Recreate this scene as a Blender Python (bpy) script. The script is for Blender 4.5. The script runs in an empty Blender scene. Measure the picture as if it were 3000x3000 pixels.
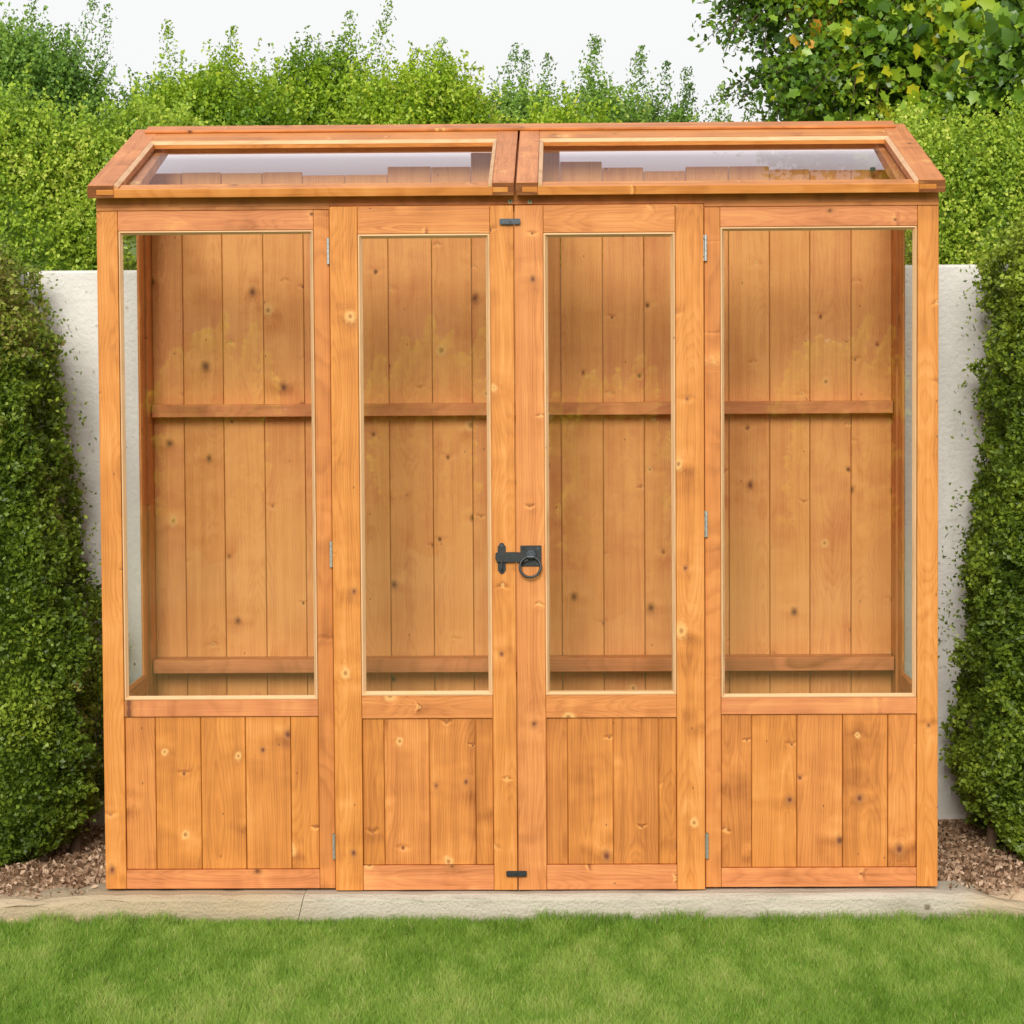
import bpy, bmesh, math, random
import numpy as np
from mathutils import Vector, Matrix

random.seed(7)
RNG = np.random.default_rng(11)
scene = bpy.context.scene
COL = scene.collection
R = math.radians

# ------------------------------------------------------------------ node helpers
class NT:
    def __init__(s, name):
        s.m = bpy.data.materials.new(name); s.m.use_nodes = True
        s.t = s.m.node_tree; s.t.nodes.clear()
    def n(s, typ, **kw):
        nd = s.t.nodes.new(typ)
        for k, v in kw.items():
            if k.startswith('i_'): nd.inputs[k[2:].replace('_', ' ')].default_value = v
            else: setattr(nd, k, v)
        return nd
    def l(s, a, b): s.t.links.new(a, b)
    def val(s, inp, v):
        if hasattr(v, 'is_output') or isinstance(v, bpy.types.NodeSocket): s.l(v, inp)
        elif v is not None: inp.default_value = v
    def math(s, op, a, b=None, c=None, clamp=False):
        nd = s.t.nodes.new('ShaderNodeMath'); nd.operation = op; nd.use_clamp = clamp
        for i, v in enumerate((a, b, c)):
            if v is not None: s.val(nd.inputs[i], v)
        return nd.outputs[0]
    def vmath(s, op, a, b=None):
        nd = s.t.nodes.new('ShaderNodeVectorMath'); nd.operation = op
        s.val(nd.inputs[0], a)
        if b is not None: s.val(nd.inputs[1], b)
        return nd.outputs['Value'] if op in ('LENGTH', 'DOT_PRODUCT') else nd.outputs[0]
    def xyz(s, x, y, z):
        nd = s.t.nodes.new('ShaderNodeCombineXYZ')
        for i, v in enumerate((x, y, z)): s.val(nd.inputs[i], v)
        return nd.outputs[0]
    def noise(s, vec, scale, detail=2.0, rough=.5, out='Fac'):
        nd = s.t.nodes.new('ShaderNodeTexNoise'); nd.noise_dimensions = '3D'
        s.l(vec, nd.inputs['Vector']); nd.inputs['Scale'].default_value = scale
        nd.inputs['Detail'].default_value = detail; nd.inputs['Roughness'].default_value = rough
        return nd.outputs[out]
    def mr(s, v, a, b, c=0., d=1., typ='SMOOTHSTEP'):
        nd = s.t.nodes.new('ShaderNodeMapRange'); nd.interpolation_type = typ
        for i, x in enumerate((v, a, b, c, d)): s.val(nd.inputs[i], x)
        return nd.outputs[0]
    def mix(s, f, a, b, blend='MIX'):
        nd = s.t.nodes.new('ShaderNodeMix'); nd.data_type = 'RGBA'; nd.blend_type = blend
        s.val(nd.inputs[0], f)
        for i, v in ((6, a), (7, b)):
            if isinstance(v, tuple): nd.inputs[i].default_value = (*v[:3], 1)
            else: s.l(v, nd.inputs[i])
        return nd.outputs[2]
    def ramp(s, f, stops, interp='LINEAR'):
        nd = s.t.nodes.new('ShaderNodeValToRGB'); cr = nd.color_ramp; cr.interpolation = interp
        while len(cr.elements) < len(stops): cr.elements.new(.5)
        for e, (p, c) in zip(cr.elements, stops):
            e.position = p; e.color = (*c[:3], 1)
        s.val(nd.inputs[0], f); return nd.outputs[0]
    def attr(s, name, out='Fac'):
        nd = s.t.nodes.new('ShaderNodeAttribute'); nd.attribute_name = name
        return nd.outputs[out]
    def bump(s, h, strength, dist):
        nd = s.t.nodes.new('ShaderNodeBump'); nd.inputs['Strength'].default_value = strength
        nd.inputs['Distance'].default_value = dist; s.l(h, nd.inputs['Height']); return nd.outputs[0]
    def bsdf(s, color, rough=.6, spec=.3, normal=None, metallic=0.):
        nd = s.t.nodes.new('ShaderNodeBsdfPrincipled')
        if isinstance(color, tuple): nd.inputs['Base Color'].default_value = (*color[:3], 1)
        else: s.l(color, nd.inputs['Base Color'])
        s.val(nd.inputs['Roughness'], rough); s.val(nd.inputs['Metallic'], metallic)
        nd.inputs['Specular IOR Level'].default_value = spec
        if normal is not None: s.l(normal, nd.inputs['Normal'])
        return nd.outputs[0]
    def out(s, sh):
        o = s.t.nodes.new('ShaderNodeOutputMaterial'); s.l(sh, o.inputs[0]); return s.m
    def obj(s):
        return s.t.nodes.new('ShaderNodeTexCoord').outputs['Object']
    def pos(s):
        return s.t.nodes.new('ShaderNodeNewGeometry').outputs['Position']

# ------------------------------------------------------------------ materials
def wood_material(name, yellow, pink, dark, ring_amt=.42, rough=.48, knots=True):
    t = NT(name)
    wc = t.attr('wc', 'Vector'); bx = t.attr('bx'); tone = t.attr('tone'); hue = t.attr('hue')
    sep = t.n('ShaderNodeSeparateXYZ'); t.l(wc, sep.inputs[0]); x, y, z = sep.outputs
    wv = t.xyz(t.math('MULTIPLY', x, 6.), t.math('MULTIPLY', y, 6.), t.math('MULTIPLY', z, 1.6))
    n1 = t.noise(wv, 1., 3.)
    xw = t.math('ADD', bx, t.math('MULTIPLY', t.math('SUBTRACT', n1, .5), .045))
    hz = t.noise(t.xyz(0., y, t.math('MULTIPLY', z, 2.1)), 1., 2.)
    h = t.math('MULTIPLY', t.mr(hz, .3, .75, 0.0, 1., 'LINEAR'), .055)
    r = t.math('SQRT', t.math('ADD', t.math('MULTIPLY', xw, xw), t.math('MULTIPLY', h, h)))
    phase = t.math('ADD', t.math('MULTIPLY', r, 210.), t.math('MULTIPLY', t.noise(t.xyz(t.math('MULTIPLY', x, 90.), y, t.math('MULTIPLY', z, 1.2)), 1., 1.), 1.6))
    p2 = t.xyz(t.math('DIVIDE', x, .075), t.math('DIVIDE', z, .19), 0.)
    vo = t.n('ShaderNodeTexVoronoi', voronoi_dimensions='2D', feature='F1')
    t.l(p2, vo.inputs['Vector']); vo.inputs['Scale'].default_value = 1.; vo.inputs['Randomness'].default_value = .85
    sc = t.n('ShaderNodeSeparateColor'); t.l(vo.outputs['Color'], sc.inputs[0])
    diff = t.vmath('MULTIPLY', t.vmath('SUBTRACT', p2, vo.outputs['Position']), (.075, .19 * .8, 0.))
    wob = t.math('MULTIPLY', t.math('SUBTRACT', t.noise(wc, 60., 1.), .5), .006)
    dk = t.math('ADD', t.vmath('LENGTH', diff), wob)
    act = t.math('GREATER_THAN', sc.outputs[0], .30 if knots else 1.1)
    rk = t.math('MULTIPLY_ADD', t.math('POWER', sc.outputs[1], 2.2), .0080, .0020)
    tt = t.math('DIVIDE', dk, rk)
    infl = t.math('MULTIPLY', t.mr(tt, 1.2, 3.6, 1., 0.), act)
    core = t.math('MULTIPLY', t.mr(tt, .75, 1.15, 1., 0.), act)
    ph = t.math('ADD', t.math('MULTIPLY', phase, t.math('SUBTRACT', 1., infl)), t.math('MULTIPLY', t.math('MULTIPLY', dk, 330.), infl))
    fr = t.math('FRACT', ph)
    ring = t.ramp(fr, [(0., (0, 0, 0)), (.45, (.12, .12, .12)), (.82, (1, 1, 1)), (.95, (.5, .5, .5)), (1., (0, 0, 0))])
    fib = t.noise(t.xyz(t.math('MULTIPLY', x, 520.), t.math('MULTIPLY', y, 520.), t.math('MULTIPLY', z, 9.)), 1., 2.)
    band = t.noise(t.xyz(t.math('MULTIPLY', x, 70.), t.math('MULTIPLY', y, 40.), t.math('MULTIPLY', z, .9)), 1., 2.)
    blot = t.noise(t.xyz(t.math('MULTIPLY', x, 13.), t.math('MULTIPLY', y, 9.), t.math('MULTIPLY', z, 6.)), 1., 3.)
    # painted sheen: broad chatoyance waves across the grain near knots
    wave = t.noise(t.xyz(t.math('MULTIPLY', x, 10.), t.math('MULTIPLY', y, 10.), t.math('MULTIPLY', z, 15.)), 1., 2., .55)
    wave = t.math('MULTIPLY', t.math('SUBTRACT', wave, .5), t.mr(tt, 2., 14., 1., .25))
    base = t.mix(hue, yellow, pink)
    d = t.math('ADD', t.math('MULTIPLY', ring, ring_amt), t.math('MULTIPLY', t.math('SUBTRACT', fib, .5), .8))
    d = t.math('ADD', d, t.math('MULTIPLY', t.math('SUBTRACT', blot, .5), .75))
    d = t.math('ADD', d, t.math('MULTIPLY', t.math('SUBTRACT', band, .5), .95))
    d = t.math('ADD', d, t.math('MULTIPLY', wave, 1.8))
    sd_ = t.n('ShaderNodeSeparateXYZ'); t.l(t.vmath('SUBTRACT', p2, vo.outputs['Position']), sd_.inputs[0])
    ddz = t.math('DIVIDE', t.math('MULTIPLY_ADD', sd_.outputs[1], .19, t.math('MULTIPLY', wob, 2.)), rk)
    ddx = t.math('DIVIDE', t.math('MULTIPLY', sd_.outputs[0], .075), rk)
    ddz = t.math('ADD', ddz, t.math('MULTIPLY', t.math('ABSOLUTE', ddx), t.math('MULTIPLY', t.math('SUBTRACT', sc.outputs[2], .5), .9)))
    r2 = t.math('SQRT', t.math('ADD', t.math('MULTIPLY', t.math('MULTIPLY', ddx, ddx), .10), t.math('MULTIPLY', t.math('MULTIPLY', ddz, ddz), .40)))
    wing = t.math('MULTIPLY', t.math('MULTIPLY', t.math('MAXIMUM', t.math('MINIMUM', ddz, 1.2), -1.2), t.mr(r2, .4, 2.6, 1., 0.)), act)  # knot sheen put into the colour, dark one side, pale the other
    d = t.math('ADD', d, t.math('MULTIPLY', wing, t.math('MULTIPLY', t.math('SUBTRACT', .70, sc.outputs[1]), 1.5)))
    d = t.math('ADD', d, tone)
    # pale flame figure down the middle of flat-sawn boards
    flame = t.math('MULTIPLY', t.mr(t.math('ABSOLUTE', t.math('SUBTRACT', t.math('FRACT', t.math('MULTIPLY', r, 62.)), .5)), .05, .17, 1., 0.), t.mr(r, .012, .034, 1., 0.))
    d = t.math('SUBTRACT', d, t.math('MULTIPLY', flame, .30))
    c = t.mix(t.math('MAXIMUM', t.math('MINIMUM', d, 1.), 0.), base, dark)
    c = t.mix(t.math('MAXIMUM', t.math('MINIMUM', t.math('MULTIPLY', d, -1.), .7), 0.), c, (.83, .405, .125))
    lightk = t.math('GREATER_THAN', sc.outputs[2], .58)
    halo = t.math('MULTIPLY', t.mr(t.math('ADD', tt, t.math('MULTIPLY', t.math('SUBTRACT', t.noise(wc, 140., 2.), .5), 1.6)), .8, 2.0, .6, 0.), act)
    c = t.mix(halo, c, t.mix(lightk, (.42, .165, .04), (.80, .46, .16)))
    kc = t.mix(t.mr(tt, .2, .8), t.mix(lightk, (.17, .05, .02), (.42, .17, .05)), t.mix(lightk, (.40, .15, .045), (.72, .40, .13)))
    c = t.mix(core, c, kc)
    # pin-prick specks
    v2 = t.n('ShaderNodeTexVoronoi', voronoi_dimensions='2D', feature='F1')
    t.l(t.xyz(t.math('DIVIDE', x, .06), t.math('DIVIDE', z, .12), 0.), v2.inputs['Vector']); v2.inputs['Scale'].default_value = 1.
    s2 = t.n('ShaderNodeSeparateColor'); t.l(v2.outputs['Color'], s2.inputs[0])
    sp = t.math('MULTIPLY', t.mr(v2.outputs['Distance'], .014, .03, .8, 0.), t.math('GREATER_THAN', s2.outputs[0], .86))
    c = t.mix(sp, c, (.10, .035, .015))
    bm = t.bump(t.math('ADD', t.math('MULTIPLY', ring, .5), fib), .16, .0012)
    return t.out(t.bsdf(c, rough, .28, bm))

M = {}
M['wood'] = wood_material('stained_pine', (.62, .232, .043), (.61, .220, .080), (.27, .078, .012), ring_amt=.25)
M['wood_pale'] = wood_material('pale_bead_pine', (.76, .48, .25), (.76, .46, .27), (.52, .28, .11), ring_amt=.25, knots=False)
M['wood_end'] = wood_material('dark_end_grain', (.25, .085, .028), (.24, .08, .03), (.12, .035, .012), ring_amt=.3, knots=False)

def glass_material(name, k, tint=(1, 1, 1), rough=.0):
    t = NT(name)
    g = t.n('ShaderNodeNewGeometry'); cs = t.math('ABSOLUTE', t.vmath('DOT_PRODUCT', g.outputs['Normal'], g.outputs['Incoming']))
    fr = t.math('MULTIPLY_ADD', t.math('POWER', t.math('SUBTRACT', 1., cs, clamp=True), 5.), .96, .04)
    tr = t.n('ShaderNodeBsdfTransparent'); tr.inputs[0].default_value = (*tint, 1)
    gl = t.n('ShaderNodeBsdfGlossy'); gl.inputs['Roughness'].default_value = rough
    gl.inputs['Color'].default_value = (1, 1, 1, 1)
    f = t.math('MULTIPLY', fr, k, clamp=True)
    mx = t.n('ShaderNodeMixShader'); t.l(f, mx.inputs[0]); t.l(tr.outputs[0], mx.inputs[1]); t.l(gl.outputs[0], mx.inputs[2])
    return t.out(mx.outputs[0])
M['glass'] = glass_material('window_glass', 4.6, (.995, .995, .99), .014)
M['side_glass'] = glass_material('side_glazing', .15, (.97, .985, .975))
M['roof_glass'] = glass_material('roof_glazing', .30, (.96, .975, .97))

def simple(name, col, rough=.5, spec=.4, metallic=0., nscale=0, namt=.0, bumpd=0.):
    t = NT(name); o = t.obj(); c = col; nm = None
    if nscale:
        n = t.noise(o, nscale, 4.)
        c = t.mix(t.mr(n, .3, .7), tuple(max(0, v * (1 - namt)) for v in col), tuple(min(1, v * (1 + namt)) for v in col))
        if bumpd: nm = t.bump(n, .5, bumpd)
    return t.out(t.bsdf(c, rough, spec, nm, metallic))
M['iron'] = simple('black_painted_iron', (.018, .020, .021), .38, .5, 0, 400, .35, .0004)
M['iron_worn'] = simple('worn_blue_black_iron', (.055, .068, .085), .4, .5, .2, 500, .35, .0004)
M['zinc'] = simple('zinc_plated_steel', (.62, .68, .68), .32, .5, .85, 150, .1)
M['brass'] = simple('zinc_yellow_screw', (.35, .36, .2), .35, .5, .7, 300, .3)
M['hole'] = simple('dark_screw_hole', (.02, .018, .015), .8, .2)

t = NT('lavender_sheet')
df = t.n('ShaderNodeBsdfDiffuse'); df.inputs[0].default_value = (.93, .86, .93, 1)
tl = t.n('ShaderNodeBsdfTranslucent'); tl.inputs[0].default_value = (.84, .76, .84, 1)
mx = t.n('ShaderNodeMixShader'); mx.inputs[0].default_value = .15; t.l(df.outputs[0], mx.inputs[1]); t.l(tl.outputs[0], mx.inputs[2])
M['lavender'] = t.out(mx.outputs[0])

def leaf_material(name, stops, trans=.32, rough=.42, spec=.35):
    t = NT(name)
    lc = t.attr('lc')
    c = t.ramp(lc, stops)
    b = t.bsdf(c, rough, spec)
    tl = t.n('ShaderNodeBsdfTranslucent')
    c2 = t.mix(.5, c, (.30, .42, .02)); t.l(c2, tl.inputs[0])
    mx = t.n('ShaderNodeMixShader'); mx.inputs[0].default_value = trans
    t.l(b, mx.inputs[1]); t.l(tl.outputs[0], mx.inputs[2])
    return t.out(mx.outputs[0])
M['hedge_dark'] = leaf_material('box_leaf', [(0., (.05, .085, .010)), (.35, (.14, .22, .02)), (.7, (.30, .39, .04)), (.93, (.45, .57, .07)), (1., (.26, .17, .08))])
M['hedge_light'] = leaf_material('privet_leaf', [(0., (.09, .18, .02)), (.3, (.25, .41, .035)), (.65, (.47, .62, .06)), (1., (.70, .74, .14))])
M['tree_blue'] = leaf_material('blue_green_leaf', [(0., (.06, .13, .03)), (.4, (.17, .33, .05)), (.75, (.32, .50, .08)), (1., (.50, .62, .13))])
M['shrub_backlit'] = leaf_material('thin_lime_leaf', [(0., (.25, .36, .02)), (.5, (.58, .66, .03)), (1., (.80, .80, .10))], .6)
M['tree_lime'] = leaf_material('lime_leaf', [(0., (.09, .19, .015)), (.35, (.25, .42, .022)), (.7, (.46, .61, .04)), (1., (.68, .70, .10))])
M['maple'] = leaf_material('broad_leaf', [(0., (.03, .075, .01)), (.4, (.12, .25, .02)), (.7, (.28, .44, .03)), (.88, (.46, .55, .02)), (.96, (.62, .58, .03)), (1., (.80, .36, .06))], .3, .33, .5)
M['grass'] = leaf_material('grass_blade', [(0., (.075, .165, .012)), (.45, (.19, .34, .04)), (.85, (.36, .48, .10)), (1., (.52, .47, .20))], .25, .55, .2)
M['litter'] = leaf_material('dead_leaf', [(0., (.14, .075, .045)), (.5, (.38, .235, .145)), (1., (.66, .48, .34))], .1, .8, .1)

t = NT('bark'); o = t.obj()
n = t.noise(t.vmath('MULTIPLY', o, (30., 30., 8.)), 1., 4.)
M['bark'] = t.out(t.bsdf(t.mix(n, (.05, .032, .02), (.17, .115, .075)), .85, .15, t.bump(n, .8, .006)))

t = NT('rendered_wall'); p = t.pos()
n = t.noise(p, 2.2, 5., .6); n2 = t.noise(p, 90., 3.); n3 = t.noise(t.vmath('MULTIPLY', p, (9., 9., 1.1)), 1., 3.)
c = t.mix(t.mr(n, .35, .7), (.68, .665, .63), (.80, .785, .75))
c = t.mix(t.math('MULTIPLY', t.mr(n3, .58, .75), .35), c, (.42, .40, .33))
v = t.n('ShaderNodeTexVoronoi'); t.l(p, v.inputs['Vector']); v.inputs['Scale'].default_value = 17.
c = t.mix(t.mr(v.outputs['Distance'], .04, .10, .5, 0.), c, (.33, .29, .20))
M['wall'] = t.out(t.bsdf(c, .9, .15, t.bump(t.math('ADD', n2, t.noise(p, 28., 4., .7)), .5, .006)))

t = NT('concrete_kerb'); p = t.pos()
n = t.noise(t.vmath('MULTIPLY', p, (2., 8., 8.)), 1., 5., .6); n2 = t.noise(t.vmath('MULTIPLY', p, (14., 300., 300.)), 1., 2.)
n3 = t.noise(p, 160., 3.)
sx = t.n('ShaderNodeSeparateXYZ'); t.l(p, sx.inputs[0])
tan = t.mix(n, (.36, .275, .175), (.60, .485, .33)); pale = t.mix(n, (.40, .355, .28), (.62, .565, .47))
leftm = t.mr(t.math('ADD', sx.outputs[0], t.math('MULTIPLY', n, .2)), -.48, -.28, 1., 0.)
rightm = t.mr(sx.outputs[0], .9, 1.02)
c = t.mix(t.math('MAXIMUM', leftm, rightm), pale, tan)
c = t.mix(t.math('MULTIPLY', t.mr(n2, .5, .75), .3), c, (.36, .30, .22))
v = t.n('ShaderNodeTexVoronoi'); t.l(p, v.inputs['Vector']); v.inputs['Scale'].default_value = 9.
c = t.mix(t.mr(v.outputs['Distance'], .03, .09, .8, 0.), c, (.12, .08, .05))
damp = t.mr(t.math('ADD', sx.outputs[2], t.math('MULTIPLY', n, .025)), -.045, -.02, .45, 0.)
c = t.mix(damp, c, (.27, .23, .14))
c = t.mix(t.math('MULTIPLY', t.mr(t.noise(t.vmath('MULTIPLY', p, (5., 14., 14.)), 1., 5., .65), .48, .7), .55), c, (.30, .265, .20))
M['kerb'] = t.out(t.bsdf(c, .95, .1, t.bump(t.math('ADD', n3, t.math('MULTIPLY', n, 3.)), .9, .005)))

t = NT('soil'); p = t.pos()
n = t.noise(p, 22., 6., .65); n2 = t.noise(p, 120., 4.)
c = t.ramp(n, [(.25, (.12, .07, .04)), (.5, (.40, .26, .165)), (.75, (.62, .44, .30))])
sx = t.n('ShaderNodeSeparateXYZ'); t.l(p, sx.inputs[0])
c = t.mix(t.math('MULTIPLY', t.mr(t.math('ADD', sx.outputs[1], t.math('MULTIPLY', n, .12)), .03, .14, 1., 0.), .7), c, (.56, .43, .28))
M['soil'] = t.out(t.bsdf(c, .95, .1, t.bump(t.math('ADD', n, n2), .8, .01)))

t = NT('lawn_turf'); p = t.pos()
n = t.noise(p, 6., 4.); n2 = t.noise(p, 80., 3.)
c = t.mix(n, (.10, .19, .02), (.16, .27, .04)); c = t.mix(t.math('MULTIPLY', n2, .4), c, (.10, .085, .035))
M['lawn'] = t.out(t.bsdf(c, .95, .1, t.bump(n2, .6, .01)))

t = NT('garden_ground'); p = t.pos()
n = t.noise(p, 1.5, 4.)
M['ground'] = t.out(t.bsdf(t.mix(n, (.06, .10, .02), (.12, .10, .05)), .95, .1))
M['pink_backdrop'] = simple('pale_pink_backdrop', (.80, .66, .58), .9, .1, 0, 30, .06)

# ------------------------------------------------------------------ object helpers
def tag(o, label=None, cat=None, group=None, kind=None):
    if label: o['label'] = label
    if cat: o['category'] = cat
    if group: o['group'] = group
    if kind: o['kind'] = kind
    return o
def empty(name, loc, label, cat, group=None):
    o = bpy.data.objects.new(name, None); COL.objects.link(o); o.location = loc
    o.empty_display_size = .1
    return tag(o, label, cat, group)
def link(name, me, parent=None):
    o = bpy.data.objects.new(name, me); COL.objects.link(o)
    if parent is not None:
        o.parent = parent
        w = Vector((0, 0, 0)); q = parent
        while q is not None: w += q.location; q = q.parent
        o.location = -w                                    # children keep world-space vertices
    return o

def chamfer_box_topology():
    vid = {}; signs = []
    for a in range(3):
        for s in (-1, 1):
            b, c = [i for i in range(3) if i != a]
            for sb, sc_ in ((-1, -1), (1, -1), (1, 1), (-1, 1)):
                sg = [0, 0, 0]; sg[a] = s; sg[b] = sb; sg[c] = sc_
                vid[(a, tuple(sg))] = len(signs); signs.append((a, tuple(sg)))
    faces = []
    def orient(f):
        pts = []
        for i in f:
            a, sg = signs[i]; v = np.array(sg, float) * .9; v[a] = sg[a]; pts.append(v)
        nrm = np.cross(pts[1] - pts[0], pts[2] - pts[0])
        return f if np.dot(nrm, np.mean(pts, 0)) > 0 else f[::-1]
    for a in range(3):
        for s in (-1, 1):
            b, c = [i for i in range(3) if i != a]; f = []
            for sb, sc_ in ((-1, -1), (1, -1), (1, 1), (-1, 1)):
                sg = [0, 0, 0]; sg[a] = s; sg[b] = sb; sg[c] = sc_; f.append(vid[(a, tuple(sg))])
            faces.append(orient(f))
    for a, b in ((0, 1), (0, 2), (1, 2)):
        c = 3 - a - b
        for sa in (-1, 1):
            for sb in (-1, 1):
                q = []
                for ax, sc_ in ((a, -1), (a, 1), (b, 1), (b, -1)):
                    sg = [0, 0, 0]; sg[a] = sa; sg[b] = sb; sg[c] = sc_; q.append(vid[(ax, tuple(sg))])
                faces.append(orient(q))
    for sx_ in (-1, 1):
        for sy_ in (-1, 1):
            for sz_ in (-1, 1):
                sg = (sx_, sy_, sz_); faces.append(orient([vid[(0, sg)], vid[(1, sg)], vid[(2, sg)]]))
    return signs, faces
CB_SIGNS, CB_FACES = chamfer_box_topology()

class Wood:
    """collects boards; every board carries its own grain coordinates"""
    def __init__(s): s.v = []; s.f = []; s.wc = []; s.bx = []; s.tone = []; s.hue = []; s.mi = []; s.mats = []
    def _m(s, mat):
        if mat not in s.mats: s.mats.append(mat)
        return s.mats.index(mat)
    def raw(s, verts, faces, local, width, mat, tone, hue):
        b = len(s.v); off = (random.uniform(0, 50), random.uniform(0, 50), random.uniform(0, 90))
        sh = random.uniform(-.6, .6) * width
        for v, (a, d, l) in zip(verts, local):
            s.v.append(tuple(v)); s.wc.append((a + off[0], d + off[1], l + off[2])); s.bx.append(a + sh)
            s.tone.append(tone); s.hue.append(hue)
        k = s._m(mat)
        for f in faces: s.f.append([b + i for i in f]); s.mi.append(k)
    def box(s, x0, x1, y0, y1, z0, z1, grain='z', mat='wood', tone=None, hue=None, bev=.0011, X=None):
        lo = np.array((x0, y0, z0), float); hi = np.array((x1, y1, z1), float)
        c = (lo + hi) / 2; h = (hi - lo) / 2; bev = min(bev, h.min() * .45)
        vs = []
        for a, sg in CB_SIGNS:
            v = np.array(sg, float) * (h - bev); v[a] = sg[a] * h[a]; vs.append(v)
        g = 'xyz'.index(grain); rest = [i for i in range(3) if i != g]
        rest.sort(key=lambda i: -h[i]); ac, dp = rest
        local = [(v[ac], v[dp], v[g]) for v in vs]
        vs = [v + c for v in vs]
        if X is not None: vs = [np.array(X @ Vector(v)) for v in vs]
        if tone is None: tone = random.uniform(-.05, .13)
        if hue is None: hue = random.random() * .5
        s.raw(vs, CB_FACES, local, h[ac] * 2, mat, tone, hue)
    def tie(s, k0, k1):
        """hidden fillet between two boards (counted from the last added) so that the frame is one piece"""
        n = len(s.v) // 24
        a, b = (n - k0) * 24, (n - k1) * 24
        pa = sorted(range(a, a + 24), key=lambda i: (-s.v[i][1], s.v[i][0] + s.v[i][2]))[:2]
        pb = sorted(range(b, b + 24), key=lambda i: (-s.v[i][1], s.v[i][0] + s.v[i][2]))[:2]
        s.f.append([pa[0], pa[1], pb[1], pb[0]]); s.mi.append(0)
    def quadstrip(s, quads, grain_axis, mat, tone=0., hue=.2):
        """loose quads (mitred beads): list of four points each with its own grain axis"""
        for q, g in zip(quads, grain_axis):
            q = [np.array(p, float) for p in q]; rest = [i for i in range(3) if i != g]
            local = [(p[rest[1]] if rest[1] != 1 else p[rest[0]], p[rest[0]], p[g]) for p in q]
            s.raw(q, [[0, 1, 2, 3]], local, .01, mat, tone, hue)
    def prism(s, pts, axis, a0, a1, mat='wood', tone=None, hue=None, grain=None):
        """extrude a convex polygon (2-D points in the other two axes) along an axis"""
        rest = [i for i in range(3) if i != axis]; n = len(pts); vs = []
        for a in (a0, a1):
            for p in pts:
                v = [0, 0, 0]; v[axis] = a; v[rest[0]] = p[0]; v[rest[1]] = p[1]; vs.append(np.array(v, float))
        fs = [list(range(n))[::-1], list(range(n, 2 * n))] + [[i, (i + 1) % n, n + (i + 1) % n, n + i] for i in range(n)]
        # fix orientation
        cen = np.mean(vs, 0); out = []
        for f in fs:
            p = [vs[i] for i in f]; nr = np.cross(p[1] - p[0], p[2] - p[0])
            out.append(f if np.dot(nr, np.mean(p, 0) - cen) > 0 else f[::-1])
        g = axis if grain is None else 'xyz'.index(grain)
        r2 = [i for i in range(3) if i != g]
        local = [(v[r2[0]] - cen[r2[0]], v[r2[1]] - cen[r2[1]], v[g]) for v in vs]
        if tone is None: tone = random.uniform(-.05, .13)
        if hue is None: hue = random.random() * .5
        s.raw(vs, out, local, .05, mat, tone, hue)
    def build(s, name, parent):
        me = bpy.data.meshes.new(name); me.from_pydata(s.v, [], s.f); 
        for m in s.mats: me.materials.append(M[m])
        me.polygons.foreach_set('material_index', s.mi)
        a = me.attributes.new('wc', 'FLOAT_VECTOR', 'POINT'); a.data.foreach_set('vector', np.array(s.wc, np.float32).ravel())
        for nm, arr in (('bx', s.bx), ('tone', s.tone), ('hue', s.hue)):
            a = me.attributes.new(nm, 'FLOAT', 'POINT'); a.data.foreach_set('value', np.array(arr, np.float32))
        me.update()
        return link(name, me, parent)

def bm_obj(name, bm, mat, parent=None, smooth=False):
    me = bpy.data.meshes.new(name); bmesh.ops.recalc_face_normals(bm, faces=bm.faces); bm.to_mesh(me); bm.free()
    for m in (mat if isinstance(mat, (list, tuple)) else [mat]): me.materials.append(M[m])
    if smooth: me.polygons.foreach_set('use_smooth', [True] * len(me.polygons))
    return link(name, me, parent)
def bm_box(bm, x0, x1, y0, y1, z0, z1, bev=0., mi=0):
    r = bmesh.ops.create_cube(bm, size=1.); vs = r['verts']
    for v in vs:
        v.co = Vector(((x0 + x1) / 2 + v.co.x * (x1 - x0), (y0 + y1) / 2 + v.co.y * (y1 - y0), (z0 + z1) / 2 + v.co.z * (z1 - z0)))
    fs = set(f for v in vs for f in v.link_faces)
    for f in fs: f.material_index = mi
    if bev: bmesh.ops.bevel(bm, geom=list(set(e for v in vs for e in v.link_edges)), offset=bev, segments=2, affect='EDGES')
def bm_cyl(bm, c, axis, rad, length, seg=20, rad2=None, mi=0):
    ax = Vector(axis).normalized(); rot = Vector((0, 0, 1)).rotation_difference(ax).to_matrix().to_4x4()
    n0 = len(bm.faces)
    bmesh.ops.create_cone(bm, cap_ends=True, segments=seg, radius1=rad, radius2=rad if rad2 is None else rad2, depth=length,
                          matrix=Matrix.Translation(c) @ rot)
    bm.faces.ensure_lookup_table()
    for f in bm.faces[n0:]: f.material_index = mi
def bm_torus(bm, c, R0, r0, seg=48, rs=12, axis='y', tilt=0.):
    rows = []
    for i in range(seg):
        a = 2 * math.pi * i / seg; row = []
        for j in range(rs):
            b = 2 * math.pi * j / rs
            rr = R0 + r0 * math.cos(b); p = Vector((rr * math.cos(a), r0 * math.sin(b), rr * math.sin(a)))
            p = Matrix.Rotation(tilt, 3, 'X') @ p
            row.append(bm.verts.new(Vector(c) + p))
        rows.append(row)
    for i in range(seg):
        for j in range(rs):
            bm.faces.new((rows[i][j], rows[(i + 1) % seg][j], rows[(i + 1) % seg][(j + 1) % rs], rows[i][(j + 1) % rs]))
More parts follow.
